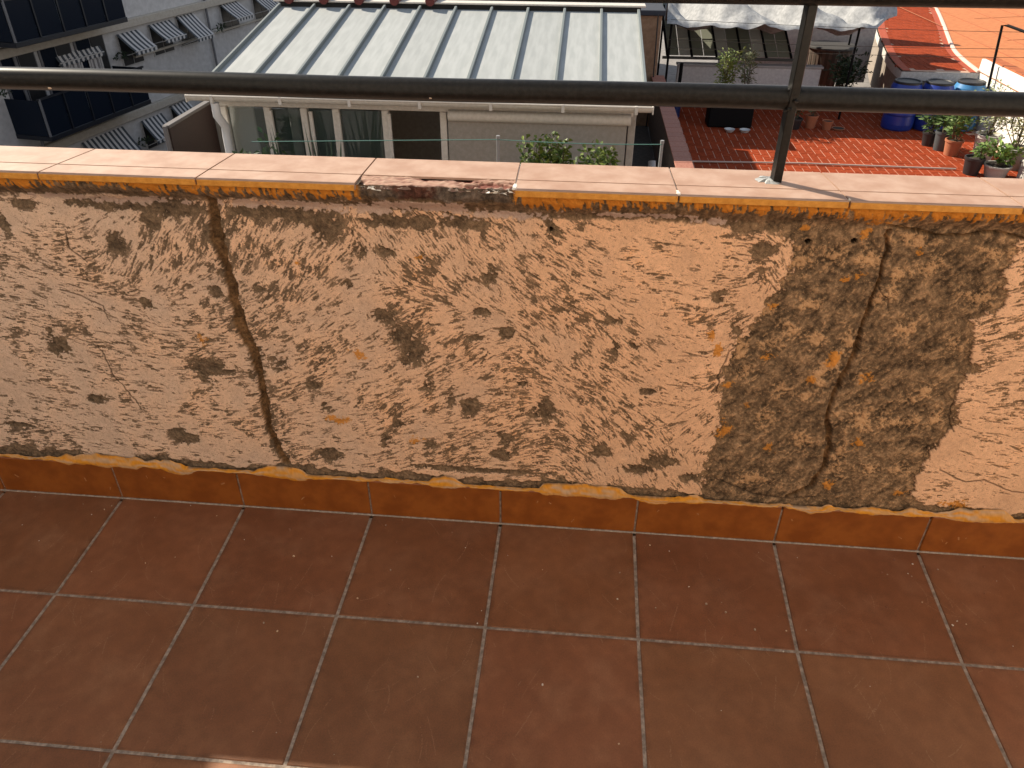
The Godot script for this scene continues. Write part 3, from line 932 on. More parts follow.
	box_part("bedding_mortar", Vector3(-0.2, 0.8565, -0.055), Vector3(5.1, 0.009, 0.118), jm, wall, 0.0)

func broken_nose(wall: Node, x0: float, x1: float):
	# layered clay where the nose has come off: steps, a red hollow, pale flakes
	var nx := 110
	var nz := 26
	var nz1 := FastNoiseLite.new()
	nz1.seed = 5; nz1.frequency = 14.0; nz1.fractal_octaves = 4
	var b := PackedVector3Array(); b.resize(nx * nz)
	var cc := PackedColorArray(); cc.resize(nx * nz)
	var z0 := -0.0128
	for i in nx:
		var u := float(i) / (nx - 1)
		var x := lerpf(x0, x1, u)
		var z_end := 0.028 + 0.005 * nz1.get_noise_2d(x * 2.0, 3.0) - 0.004 * smoothstep(0.75, 1.0, u)
		for j in nz:
			var s := float(j) / (nz - 1)
			var z := lerpf(z0, z_end, s)
			var a := nz1.get_noise_2d(x * 1.2, z * 5.0)
			var a2 := nz1.get_noise_2d(x * 4.0 + 9.0, z * 9.0)
			var y := -0.0015 - 0.0035 * smoothstep(0.1, 0.9, s) + 0.002 * a2
			var col := Color(0.30, 0.165, 0.12).lerp(Color(0.36, 0.24, 0.18), clampf(0.5 + a2, 0, 1)).lerp(Color(0.15, 0.06, 0.045), clampf(a * 1.6 - 0.1, 0, 0.8))
			# red hollow along the tile's torn edge, in the middle, and a second one at the right front
			var h1 := smoothstep(0.32, 0.42, u + 0.1 * a) * (1.0 - smoothstep(0.72, 0.82, u + 0.1 * a)) * (1.0 - smoothstep(0.20, 0.42, s + 0.3 * a))
			var h2 := smoothstep(0.60, 0.72, u) * smoothstep(0.42 , 0.55, s + 0.5 * a + 0.15 * sin(u * 9.0)) * (1.0 - smoothstep(0.80, 0.95, s + 0.2 * a2))
			var h3 := (1.0 - smoothstep(0.0, 0.06, u)) * smoothstep(0.5, 0.7, s)
			y -= 0.006 * h1 + 0.005 * h2 + 0.006 * h3
			col = col.lerp(Color(0.16, 0.045, 0.03), clampf(maxf(h1, h2 * 0.9), 0, 1))
			col = col.lerp(Color(0.03, 0.025, 0.022), h3)
			if s > 0.93:
				y -= 0.007 * (s - 0.93) / 0.07
				col = Color(0.34, 0.28, 0.24) if a2 > 0.12 else Color(0.16, 0.10, 0.08)
			b[i * nz + j] = Vector3(x, CAP_Y + y, z)
			cc[i * nz + j] = col
	var st := SurfaceTool.new()
	st.begin(Mesh.PRIMITIVE_TRIANGLES)
	for k in nx * nz:
		st.set_color(cc[k]); st.add_vertex(b[k])
	for i in nx - 1:
		for j in nz - 1:
			var k := i * nz + j
			for q in [k, k + nz, k + 1, k + 1, k + nz, k + nz + 1]:
				st.add_index(q)
	st.generate_normals()
	put("broken_nose", st.commit(), plain(Color(1, 1, 1), 0.9), wall)
	var wm := plain(Color(0.75, 0.72, 0.66), 0.85)
	var fl := MB.new()
	for i in 46:
		# small shards of white filler, most of them at the two ends
		var at := Vector3(rng.randfn(-0.392, 0.014) if i % 2 else rng.randfn(-0.148, 0.016), CAP_Y - rng.randf_range(0.007, 0.013), rng.randf_range(0.026, 0.0335))
		var p := []
		for k in 3:
			p.append(at + Vector3(rng.randfn(0, 0.0055), rng.randfn(0, 0.0014), rng.randfn(0, 0.0022)))
		fl.tri(p[0], p[1], p[2])
	put("white_flake", fl.mesh(), wm, wall)

func skirting(wall: Node):
	var sm := mat(Color(0.178, 0.047, 0.006), Color(0.250, 0.074, 0.011), 0.5, 0.42, 0.012, 61)
	var gm := mat(Color(0.16, 0.125, 0.10), Color(0.36, 0.30, 0.26), 0.3, 0.95, 0.03, 62)
	var drip := mat(Color(0.24, 0.10, 0.03), Color(0.42, 0.22, 0.11), 0.05, 0.9, 0.05, 63)
	for k in range(1, COLS.size() - 2):
		var x0: float = joint_x(k, 0.0) + 0.0022
		var x1: float = joint_x(k + 1, 0.0) - 0.0022
		var b := MB.new()
		b.col = Color(1, 1, 1) * rng.randf_range(0.93, 1.07)
		b.box(Vector3((x0 + x1) * 0.5, 0.0585, 0.0060 + rng.randf_range(-0.0006, 0.0006)), Vector3(x1 - x0, 0.111, 0.010), 0.0018)
		var t := put("skirting_tile", b.mesh(), sm, wall)
		var d := MB.new()
		for i in rng.randi_range(2, 4):
			var x := rng.randf_range(x0 + 0.02, x1 - 0.02)
			var y := rng.randf_range(0.02, 0.085)
			d.box(Vector3(x, y, 0.0113), Vector3(rng.randf_range(0.001, 0.0035), rng.randf_range(0.003, 0.013), 0.0007), 0.0, Basis(Vector3.BACK, rng.randf_range(-1.2, 1.2)))
		put("mortar_splash", d.mesh(), drip, t)
	box_part("skirting_grout", Vector3(-0.2, 0.052, 0.0037), Vector3(4.4, 0.100, 0.006), gm, wall, 0.0)
	var base := MB.new()
	base.tube([Vector3(-2.4, -0.0005, 0.0095), Vector3(2.0, -0.0005, 0.0095)], 0.0035, 6)
	put("foot_joint", base.mesh(), gm, wall)
	# torn fillet of painted mortar that laps over the tiles' top edge
	var n1 := FastNoiseLite.new()
	n1.seed = 8; n1.frequency = 9.0; n1.fractal_octaves = 4
	var nx := 900
	var rows := 7
	var st := SurfaceTool.new()
	st.begin(Mesh.PRIMITIVE_TRIANGLES)
	for i in nx:
		var x := lerpf(-1.7, 1.5, float(i) / (nx - 1))
		var a := n1.get_noise_2d(x, 1.0)
		var a2 := n1.get_noise_2d(x * 4.0, 7.0)
		var a3 := n1.get_noise_2d(x * 0.7, 17.0)
		var lowy := 0.1055 - 0.006 * a - 0.0035 * a2 + 0.004 * a3
		# three places where it sags far down the tile
		for q in [[-0.95, 0.05, 0.012], [0.215, 0.06, 0.016], [0.585, 0.05, 0.010], [-0.63, 0.10, 0.006]]:
			lowy -= q[2] * exp(-pow((x - q[0]) / q[1], 2.0) * 2.0)
		var full := smoothstep(-0.22, 0.30, n1.get_noise_2d(x * 0.45, 31.0) + 0.35 * a)
		var topy := maxf(0.1165, lowy + 0.011 + 0.024 * full + 0.006 * a2)
		lowy += 0.008 * (1.0 - full)
		for j in rows:
			var s := float(j) / (rows - 1)
			var y := lerpf(lowy, topy, s)
			var z := 0.0128 if y < 0.1155 else lerpf(0.0128, 0.0030, (y - 0.1155) / maxf(topy - 0.1155, 0.001))
			z += 0.0007 * n1.get_noise_2d(x * 4.0, y * 60.0)
			if j == 0: z = 0.0109
			var w := n1.get_noise_2d(x * 1.1, s * 0.4 + 40.0)
			var col := Color(0.52, 0.27, 0.09).lerp(Color(0.58, 0.235, 0.015), smoothstep(-0.12, 0.06, w))
			col = col.lerp(Color(0.45, 0.31, 0.20), 0.8 * smoothstep(0.10, 0.3, n1.get_noise_2d(x * 0.9, s * 0.4 + 80.0)))
			if j == rows - 1: col = col.lerp(Color(0.13, 0.09, 0.06), smoothstep(-0.15, 0.2, n1.get_noise_2d(x * 2.0, s + 120.0)))
			col = col * (0.92 + 0.25 * n1.get_noise_2d(x * 7.0, y * 80.0))
			st.set_color(col)
			st.add_vertex(Vector3(x, y, z))
	for i in nx - 1:
		for j in rows - 1:
			var k := i * rows + j
			for q in [k, k + 1, k + rows, k + 1, k + rows + 1, k + rows]:
				st.add_index(q)
	st.generate_normals()
	put("mortar_fillet", st.commit(), plain(Color(1, 1, 1), 0.92), wall)

func build_house():
	# behind the viewer: the sunlit house front and unseen side walls that close the terrace
	var cream := mat(Color(0.82, 0.77, 0.69), Color(0.87, 0.83, 0.76), 1.2, 0.9, 0.02, 71)
	var h := thing("house_front", "sunlit cream house front with a terrace door, behind the viewer", "house", Vector3(0, 0, 2.42))
	box_part("wall", Vector3(-1.9, 2.5, 0), Vector3(3.4, 5.1, 0.2), cream, h, 0.01)
	box_part("wall", Vector3(2.0, 2.5, 0), Vector3(2.4, 5.1, 0.2), cream, h, 0.01)
	box_part("wall", Vector3(0.3, 3.62, 0), Vector3(0.996, 2.86, 0.2), cream, h, 0.01)
	box_part("door", Vector3(0.3, 1.10, 0.04), Vector3(0.98, 2.16, 0.06), plain(Color(0.35, 0.2, 0.1), 0.5), h, 0.01)
	var d := thing("unseen_side_wall", "unseen cream wall added left of the parapet to shade the floor", "wall", Vector3(-2.6, 0, 0.78))  # added out of view; height and length set so its shadow trims the floor's sun
	box_part("wall", Vector3(-0.1, 1.675 * 0.5 - 0.01, 0), Vector3(0.2, 1.675, 3.06), cream, d, 0.01)
	var d2 := thing("unseen_side_wall", "cream party wall at the end of the terrace, right of the parapet", "wall", Vector3(2.42, 0, 1.1))
	box_part("wall", Vector3(0.1, 0.84, 0), Vector3(0.2, 1.7, 2.36), cream, d2, 0.01)

func build_railing():
	var black := mat(Color(0.008, 0.0075, 0.007), Color(0.018, 0.017, 0.016), 0.2, 0.34, 0.03, 81)
	black.metallic_specular = 0.30
	var r := thing("iron_railing", "black iron railing with two round rails on a square post above the parapet", "railing")
	var mid_path := []
	var top_path := []
	for i in 21:
		var x := -2.3 + 4.6 * i / 20.0
		mid_path.append(Vector3(x, 1.027 + 0.0012 * sin(i * 1.3), -0.043))
		top_path.append(Vector3(x, 1.2005 + 0.001 * x, -0.005))
	tube_part("middle_rail", mid_path, 0.0205, black, r, 24)
	tube_part("top_rail", top_path, 0.0205, black, r, 24)
	for x in [-1.45, 0.366, 2.18]:
		# the posts lean in a little, towards the terrace
		var b := MB.new()
		var foot := Vector3(x + 0.002, CAP_Y - 0.004, -0.052)
		var head := Vector3(x - 0.008, 1.196, -0.008)
		var along_post := (head - foot).normalized()
		var turn := Basis(Quaternion(Vector3.UP, along_post)) * Basis(Vector3.UP, 0.26)
		b.box((foot + head) * 0.5, Vector3(0.0170, foot.distance_to(head), 0.0170), 0.0012, turn)
		put("post", b.mesh(), black, r)
		# weld where the rail meets the post
		var w := MB.new()
		for i in 7:
			var an := TAU * i / 7.0
			w.box(Vector3(x - 0.004 + 0.006 * cos(an * 2.0), 1.027 + 0.018 * sin(an), -0.026 + 0.006 * cos(an)), Vector3(0.009, 0.006, 0.006), 0.002)
		put("weld", w.mesh(), black, r)
		# silver-grey cement smeared round its foot
		var nz := FastNoiseLite.new()
		nz.seed = 17; nz.frequency = 30.0
		var f := MB.new()
		for i in 20:
			var a0 := TAU * i / 20.0
			var a1 := TAU * (i + 1) / 20.0
			var r0 := 0.020 + 0.009 * nz.get_noise_2d(cos(a0), sin(a0)) * 2.0
			var r1 := 0.020 + 0.009 * nz.get_noise_2d(cos(a1), sin(a1)) * 2.0
			f.col = Color(1, 1, 1) * rng.randf_range(0.75, 1.1)
			var cc := Vector3(x - 0.012, CAP_Y, -0.055)
			var p0 := cc + Vector3(cos(a0) * r0 * 1.15, 0.0006, sin(a0) * r0)
			var p1 := cc + Vector3(cos(a1) * r1 * 1.15, 0.0006, sin(a1) * r1)
			var m0 := cc + Vector3(cos(a0) * r0 * 0.6, 0.0042 + rng.randf() * 0.001, sin(a0) * r0 * 0.6)
			var m1 := cc + Vector3(cos(a1) * r1 * 0.6, 0.0042, sin(a1) * r1 * 0.6)
			f.quad(p0, m0, m1, p1)
			f.tri(m0, cc + Vector3(0, 0.006, 0), m1)
		put("cement_foot", f.mesh(), plain(Color(0.30, 0.31, 0.31), 0.6), r)
	for q in [[-1.01, 0.004], [-0.28, 0.003]]:
		var b := MB.new()
		b.box(Vector3(q[0], 1.027 - 0.012, -0.0260), Vector3(q[1] * 1.5, q[1], 0.002), 0.0006, Basis(Vector3.RIGHT, 0.5))
		put("paint_chip", b.mesh(), plain(Color(0.45, 0.36, 0.28), 0.8), r)

# ---------------------------------------------------------------- what lies beyond
func build_ground():
	var g := structure("street_ground", "grey street and courtyard ground far below the terraces", "ground")
	var m := mat(Color(0.10, 0.095, 0.09), Color(0.17, 0.16, 0.15), 6.0, 0.95, 0.02, 91)
	var b := MB.new()
	b.quad(Vector3(-900, -14, 900), Vector3(900, -14, 900), Vector3(900, -14, -900), Vector3(-900, -14, -900))
	put("pavement", b.mesh(), m, g)

func build_far_block():
	# the apartment block across the street: its front runs away from us, in shade
	var th := deg_to_rad(9.3)
	var o := thing("apartment_block", "pale grey apartment block across the street with navy glass balconies and striped awnings", "building", Vector3(-20, 0, 0))
	o.basis = Basis(Vector3(sin(th), 0, -cos(th)), Vector3.UP, Vector3(cos(th), 0, sin(th)))
	var wallm := mat(Color(0.43, 0.42, 0.415), Color(0.53, 0.52, 0.515), 3.0, 0.9, 0.02, 101)
	var bandm := mat(Color(0.38, 0.34, 0.285), Color(0.45, 0.41, 0.35), 2.0, 0.9, 0.02, 102)
	var white := plain(Color(0.42, 0.41, 0.40), 0.6)
	var navy := plain(Color(0.004, 0.006, 0.012), 0.4)
	var navyglass := plain(Color(0.006, 0.010, 0.019), 0.25)
	navyglass.metallic_specular = 0.25
	var dark := plain(Color(0.015, 0.015, 0.017), 0.3)
	var grey := plain(Color(0.13, 0.13, 0.14), 0.5)
	var cloth := plain(Color(1, 1, 1), 0.9)
	box_part("wall", Vector3(36, -4, -0.5), Vector3(60, 20, 1.0), wallm, o, 0.0)
	for y in [-8.75, -5.85, -3.02, -0.2, 2.6]:
		box_part("slab_band", Vector3(38, y, 0.06), Vector3(56, 0.26, 0.24), bandm, o, 0.02)
	for y in [-4.08, -6.98]:
		box_part("sill_ledge", Vector3(41.2, y, 0.05), Vector3(30, 0.07, 0.2), bandm, o, 0.01)
	for q in [[20.3, 24.95, -2.50], [20.45, 25.1, -5.08], [20.4, 25.0, 0.35]]:
		var s0: float = q[0]
		var s1: float = q[1]
		var y: float = q[2]
		var fl := box_part("balcony", Vector3((s0 + s1) * 0.5, y - 0.16, 0.6), Vector3(s1 - s0, 0.14, 1.26), navy, o, 0.01)
		# glass parapet: panes between slim bars
		var n := 5
		for i in n:
			var a := lerpf(s0, s1, float(i) / n)
			var b := lerpf(s0, s1, float(i + 1) / n)
			box_part("balcony_pane", Vector3((a + b) * 0.5, y + 0.42, 1.2), Vector3(b - a - 0.06, 1.0, 0.02), navyglass, fl, 0.0)
			box_part("balcony_bar", Vector3(a + 0.02, y + 0.44, 1.22), Vector3(0.05, 1.06, 0.05), grey if i == 0 else navy, fl, 0.0)
		for e in [s0, s1]:
			box_part("balcony_pane", Vector3(e, y + 0.42, 0.6), Vector3(0.02, 1.0, 1.14), navyglass, fl, 0.0)
		box_part("balcony_rail", Vector3((s0 + s1) * 0.5, y + 0.95, 1.2), Vector3(s1 - s0 + 0.06, 0.05, 0.07), navy, fl, 0.0)
		# the windows behind it
		for i in 3:
			var a := s0 + 0.25 + i * 1.5
			var w := box_part("window", Vector3(a + 0.65, y + 1.02, 0.02), Vector3(1.34, 2.16, 0.06), grey, o, 0.01)
			box_part("pane", Vector3(a + 0.34, y + 1.02, 0.055), Vector3(0.58, 2.02, 0.02), navyglass, w, 0.0)
			box_part("pane", Vector3(a + 0.97, y + 1.02, 0.055), Vector3(0.58, 2.02, 0.02), dark, w, 0.0)
	# windows under the bands, each with its striped awning: from, to, top, drop, reach
	for q in [[25.65, 26.80, -3.28, 0.52, 0.60], [27.35, 28.60, -3.24, 0.46, 0.60], [29.0, 30.1, -3.20, 0.72, 0.75], [31.9, 33.2, -3.15, 0.50, 0.70], [34.4, 35.6, -3.15, 0.5, 0.65], [22.75, 24.8, -6.08, 0.85, 0.62], [25.75, 26.95, -6.16, 0.66, 0.50], [27.5, 28.6, -6.06, 0.56, 0.50], [29.5, 30.6, -6.06, 0.56, 0.50], [22.75, 24.75, -3.42, 0.22, 0.12]]:
		var s0: float = q[0]
		var s1: float = q[1]
		var w := box_part("window", Vector3((s0 + s1) * 0.5, q[2] - 0.56, 0.01), Vector3(s1 - s0 - 0.04, 1.0, 0.05), white, o, 0.01)
		box_part("pane", Vector3(lerpf(s0, s1, 0.27), q[2] - 0.56, 0.04), Vector3((s1 - s0) * 0.42, 0.9, 0.02), dark, w, 0.0)
		box_part("pane", Vector3(lerpf(s0, s1, 0.73), q[2] - 0.56, 0.04), Vector3((s1 - s0) * 0.42, 0.9, 0.02), dark, w, 0.0)
		var st := MB.new()
		var n := int((s1 - s0) / 0.105)
		for i in n:
			var a := lerpf(s0, s1, float(i) / n)
			var b := lerpf(s0, s1, float(i + 1) / n)
			st.col = Color(0.05, 0.055, 0.07) if i % 2 == 0 else Color(0.50, 0.49, 0.48)
			var sag := 0.03
			for k in 4:
				var u := k / 4.0
				var u2 := (k + 1) / 4.0
				st.quad(Vector3(a, q[2] - q[3] * u2 - sag * sin(PI * u2), 0.05 + q[4] * u2), Vector3(b, q[2] - q[3] * u2 - sag * sin(PI * u2), 0.05 + q[4] * u2), Vector3(b, q[2] - q[3] * u - sag * sin(PI * u), 0.05 + q[4] * u), Vector3(a, q[2] - q[3] * u - sag * sin(PI * u), 0.05 + q[4] * u))
			var m := (a + b) * 0.5
			var yb: float = q[2] - q[3]
			var zb: float = 0.052 + q[4]
			st.quad(Vector3(a, yb - 0.09, zb), Vector3(m, yb - 0.13, zb), Vector3(b, yb - 0.09, zb), Vector3(b, yb, zb))
			st.tri(Vector3(a, yb - 0.09, zb), Vector3(b, yb, zb), Vector3(a, yb, zb))
		var aw := put("awning", st.mesh(), cloth, o)
		box_part("front_bar", Vector3((s0 + s1) * 0.5, q[2] - q[3], 0.05 + q[4]), Vector3(s1 - s0, 0.03, 0.03), white, aw, 0.005)
		for e in [s0 + 0.05, s1 - 0.05]:
			tube_part("arm", [Vector3(e, q[2] - q[3] * 1.35, 0.06), Vector3(e, q[2] - q[3] - 0.02, 0.05 + q[4])], 0.014, white, aw, 5)
	# curtains in the nearest window, plants and pipes
	var cu := MB.new()
	for i in 24:
		if i > 11 and i < 16: continue
		var a := 22.85 + i * 0.075
		cu.col = Color(0.45, 0.43, 0.42) if i % 3 else Color(0.22, 0.21, 0.21)
		cu.box(Vector3(a, -4.0, 0.10 + 0.02 * (i % 2)), Vector3(0.07, 0.85, 0.03), 0.01)
	put("curtain", cu.mesh(), cloth, o)
	for s in [30.9, 21.2]:
		tube_part("drain_pipe", [Vector3(s, 3, 0.1), Vector3(s, -13, 0.1)], 0.05, grey, o, 6)
	var lf := MB.new()
	for i in 260:
		var s: float = [25.3, 26.2, 31.4, 20.2][i % 4]
		lf.col = Color(0.02, 0.035, 0.015) * rng.randf_range(0.7, 1.8)
		var d := Vector3(rng.randf_range(-1, 1), rng.randf_range(-0.2, 1), rng.randf_range(-0.3, 1)).normalized()
		lf.leaf(Vector3(s + rng.randf_range(-0.3, 0.3), (-4.02 if i % 8 < 4 else -6.9) + rng.randf() * 0.2, 0.15 + rng.randf() * 0.2), d, Vector3.UP, 0.2, 0.07)
	put("window_plants", lf.mesh(), plain(Color(1, 1, 1), 0.8), o).set_meta("kind", "stuff")

func build_terraces():
	# ---- the roof terraces one storey below us
	var hut_floor := structure("courtyard_floor", "shaded concrete floor of the lower terrace round the metal-roofed hut", "terrace")
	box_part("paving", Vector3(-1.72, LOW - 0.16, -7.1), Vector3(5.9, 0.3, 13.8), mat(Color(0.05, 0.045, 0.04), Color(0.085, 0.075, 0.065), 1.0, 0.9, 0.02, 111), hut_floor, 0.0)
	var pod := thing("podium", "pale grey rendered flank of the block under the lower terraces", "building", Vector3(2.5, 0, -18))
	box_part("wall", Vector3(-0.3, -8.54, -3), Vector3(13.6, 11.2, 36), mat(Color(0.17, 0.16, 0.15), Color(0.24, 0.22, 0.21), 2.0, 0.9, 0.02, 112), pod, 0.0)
	var red := structure("red_terrace_floor", "brick-red paved roof terrace with pale joints, half in shade", "terrace")
	var joint := mat(Color(0.40, 0.23, 0.155), Color(0.50, 0.32, 0.23), 0.6, 0.95, 0.03, 113)
	box_part("joint_bed", Vector3(4.5, LOW - 0.1475, -9.7), Vector3(6.1, 0.3, 15.6), joint, red, 0.0)
	brick_field(red, 1.46, 7.35, -17.4, -7.0, LOW + 0.004)
	# ---- the wall between the two terraces, with its tiled coping
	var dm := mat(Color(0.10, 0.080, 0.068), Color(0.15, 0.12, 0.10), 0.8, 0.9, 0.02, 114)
	var cop := mat(Color(0.27, 0.10, 0.065), Color(0.35, 0.15, 0.10), 0.5, 0.7, 0.02, 115)
	var dw := thing("terrace_wall", "low wall with square coping tiles between the hut's yard and the red terrace", "wall", Vector3(1.33, 0, 0))
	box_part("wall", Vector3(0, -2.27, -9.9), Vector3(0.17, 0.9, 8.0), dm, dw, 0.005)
	for i in 34:
		box_part("coping_tile", Vector3(0, -1.81, -6.0 - i * 0.235), Vector3(0.235, 0.022, 0.229), cop, dw, 0.004, Color(1, 1, 1) * rng.randf_range(0.88, 1.1))
	# ---- the house behind the hut
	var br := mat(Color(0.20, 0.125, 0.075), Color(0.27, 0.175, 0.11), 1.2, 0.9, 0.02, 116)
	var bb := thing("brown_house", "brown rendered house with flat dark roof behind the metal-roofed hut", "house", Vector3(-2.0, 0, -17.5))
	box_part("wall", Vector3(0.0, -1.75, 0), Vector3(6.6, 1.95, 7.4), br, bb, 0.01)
	box_part("roof", Vector3(0.0, -0.735, 0), Vector3(6.7, 0.09, 7.5), plain(Color(0.022, 0.027, 0.040), 0.8), bb, 0.01)
	tube_part("cable", [Vector3(3.22, -0.75, 3.78), Vector3(3.24, -1.8, 3.8), Vector3(3.20, -2.7, 3.78)], 0.012, plain(Color(0.02, 0.02, 0.02)), bb, 5)
	var an := thing("added_annex", "flat-roofed block added for its shadow between the metal-roofed hut and the brown house", "annex", Vector3(-1.6, 0, -11.55))  # added block, hidden by the hut, sized to shade the terrace wall and coping
	box_part("wall", Vector3(0, -1.75, 0), Vector3(4.2, 1.9, 4.1), br, an, 0.01)
	box_part("roof", Vector3(0, -0.755, 0), Vector3(4.26, 0.07, 4.16), plain(Color(0.03, 0.033, 0.04), 0.8), an, 0.01)
	# ---- the raised terrace at the right, with its curved edge
	var K := 1.086
	var edge := []
	for q in [[5.551, -13.47], [5.659, -14.431], [5.972, -15.954], [6.387, -17.771], [7.109, -20.475], [7.6, -23.5], [7.9, -27.0]]:
		edge.append(Vector2(q[0] * K, 1.41 - (1.41 - q[1]) * K))
	var inner := []
	for q in [[6.81, -13.444], [6.967, -14.574], [7.23, -15.776], [8.083, -18.63], [8.864, -21.356], [9.6, -24.5], [10.2, -27.5]]:
		inner.append(Vector2(q[0] * K, 1.41 - (1.41 - q[1]) * K))
	edge = smooth(edge)
	inner = smooth(inner)
	var up := structure("raised_terrace_floor", "raised roof terrace with red tiles and a curved white edge, sunlit", "terrace")
	var redm := mat(Color(0.27, 0.040, 0.012), Color(0.36, 0.062, 0.020), 0.8, 0.9, 0.02, 117)
	var orangem := mat(Color(0.40, 0.125, 0.036), Color(0.48, 0.165, 0.052), 1.5, 0.85, 0.015, 118)
	var whitem := mat(Color(0.42, 0.39, 0.36), Color(0.55, 0.52, 0.49), 0.8, 0.85, 0.02, 119)
	var topm := MB.new()
	var side := MB.new()
	var lip := MB.new()
	var y := -1.80
	for i in edge.size() - 1:
		var a: Vector2 = edge[i]
		var b: Vector2 = edge[i + 1]
		var c: Vector2 = inner[i + 1]
		var d: Vector2 = inner[i]
		topm.quad(Vector3(a.x, y, a.y), Vector3(d.x, y, d.y), Vector3(c.x, y, c.y), Vector3(b.x, y, b.y))
		side.quad(Vector3(b.x + 0.02, y - 0.15, b.y - 0.02), Vector3(b.x + 0.02, LOW - 0.1, b.y - 0.02), Vector3(a.x + 0.02, LOW - 0.1, a.y - 0.02), Vector3(a.x + 0.02, y - 0.15, a.y - 0.02))
		lip.quad(Vector3(b.x - 0.03, y - 0.004, b.y), Vector3(b.x - 0.03, y - 0.16, b.y), Vector3(a.x - 0.03, y - 0.16, a.y + 0.03), Vector3(a.x - 0.03, y - 0.004, a.y + 0.03))
		lip.quad(Vector3(b.x - 0.03, y - 0.16, b.y), Vector3(b.x + 0.1, y - 0.16, b.y), Vector3(a.x + 0.1, y - 0.16, a.y), Vector3(a.x - 0.03, y - 0.16, a.y + 0.03))
	var f0: Vector2 = edge[0]
	var f1: Vector2 = inner[0]
	lip.quad(Vector3(f0.x - 0.03, y - 0.16, f0.y + 0.03), Vector3(f1.x + 0.02, y - 0.16, f1.y + 0.03), Vector3(f1.x + 0.02, y - 0.004, f1.y + 0.03), Vector3(f0.x - 0.03, y - 0.004, f0.y + 0.03))
	side.quad(Vector3(f0.x, LOW - 0.1, f0.y - 0.05), Vector3(f1.x, LOW - 0.1, f1.y - 0.05), Vector3(f1.x, y - 0.15, f1.y - 0.05), Vector3(f0.x, y - 0.15, f0.y - 0.05))
	put("joint_bed", topm.mesh(), joint, up)
	put("rendered_flank", side.mesh(), mat(Color(0.20, 0.165, 0.135), Color(0.27, 0.23, 0.19), 1.0, 0.9, 0.02, 120), up)
	put("white_lip", lip.mesh(), whitem, up)
	# a border course along both edges, and bricks between
	var ring := PackedVector2Array()
	var border := MB.new()
	for i in edge.size():
		ring.append(edge[i].lerp(inner[i], 0.07))
	for i in range(inner.size() - 1, -1, -1):
		ring.append(inner[i].lerp(edge[i], 0.07))
	for i in edge.size() - 1:
		for pair in [[edge, inner], [inner, edge]]:
			var p: Vector2 = pair[0][i]
			var q: Vector2 = pair[0][i + 1]
			var p2 := p.lerp(pair[1][i], 0.11)
			var q2 := q.lerp(pair[1][i + 1], 0.11)
			border.quad(Vector3(p.x, y + 0.011, p.y), Vector3(p2.x, y + 0.011, p2.y), Vector3(q2.x, y + 0.011, q2.y), Vector3(q.x, y + 0.011, q.y))
	put("border_course", border.mesh(), redm, up)
	brick_field(up, 5.9, 11.2, -30.0, -14.8, y + 0.004, ring)
	# white kerb and the orange roof beyond it
	var kerb := MB.new()
	var roofm := MB.new()
	for i in inner.size() - 1:
		var a: Vector2 = inner[i]
		var b: Vector2 = inner[i + 1]
		var mid := (a + b) * 0.5
		var dirv := b - a
		kerb.box(Vector3(mid.x, y + 0.02, mid.y), Vector3(0.07, 0.06, dirv.length() + 0.02), 0.01, Basis(Vector3.UP, atan2(-dirv.x, -dirv.y)))
		roofm.quad(Vector3(a.x, y + 0.03, a.y), Vector3(a.x + 22, y + 0.03, a.y), Vector3(b.x + 22, y + 0.03, b.y), Vector3(b.x, y + 0.03, b.y))
	roofm.quad(Vector3(f1.x, y + 0.03, -6), Vector3(f1.x + 22, y + 0.03, -6), Vector3(f1.x + 22, y + 0.03, f1.y), Vector3(f1.x, y + 0.03, f1.y))
	put("white_kerb", kerb.mesh(), mat(Color(0.6, 0.42, 0.34), Color(0.7, 0.52, 0.44), 0.8, 0.85, 0.02, 121), up)
	put("orange_paving", roofm.mesh(), orangem, up)
	var ln := MB.new()
	for i in 16:
		ln.box(Vector3(8.6 + i * 0.88, y + 0.033, -16.5), Vector3(0.03, 0.006, 22), 0.0)
	for i in 4:
		ln.box(Vector3(14.0 + i * 0.5, y + 0.0335, -14.0 - i * 3.1), Vector3(12, 0.005, 0.025), 0.0, Basis(Vector3.UP, 0.35))
	put("paving_joints", ln.mesh(), plain(Color(0.34, 0.10, 0.035), 0.9), up)
	# ---- the white wall along the right side of the red terrace
	var ww := thing("white_wall", "white rendered wall with orange tiled top at the right edge of the red terrace", "wall", Vector3(7.42, 0, -11.3))
	box_part("wall", Vector3(0.08, -2.13, 0), Vector3(0.16, 1.14, 7.0), mat(Color(0.58, 0.56, 0.52), Color(0.75, 0.73, 0.69), 0.7, 0.9, 0.025, 122), ww, 0.01)
	for i in 28:
		box_part("coping_tile", Vector3(0.17, -1.548, 3.37 - i * 0.25), Vector3(0.22, 0.025, 0.244), orangem, ww, 0.004, Color(0.75, 0.6, 0.55) * rng.randf_range(0.9, 1.1))

func smooth(p: Array) -> Array:
	var c := Curve2D.new()
	for i in p.size():
		var a: Vector2 = p[maxi(i - 1, 0)]
		var b: Vector2 = p[mini(i + 1, p.size() - 1)]
		var tn := (b - a) / 6.0
		c.add_point(p[i], -tn, tn)
	var out := []
	var n := (p.size() - 1) * 4
	for i in n + 1:
		out.append(c.samplef(float(i) / 4.0))
	return out

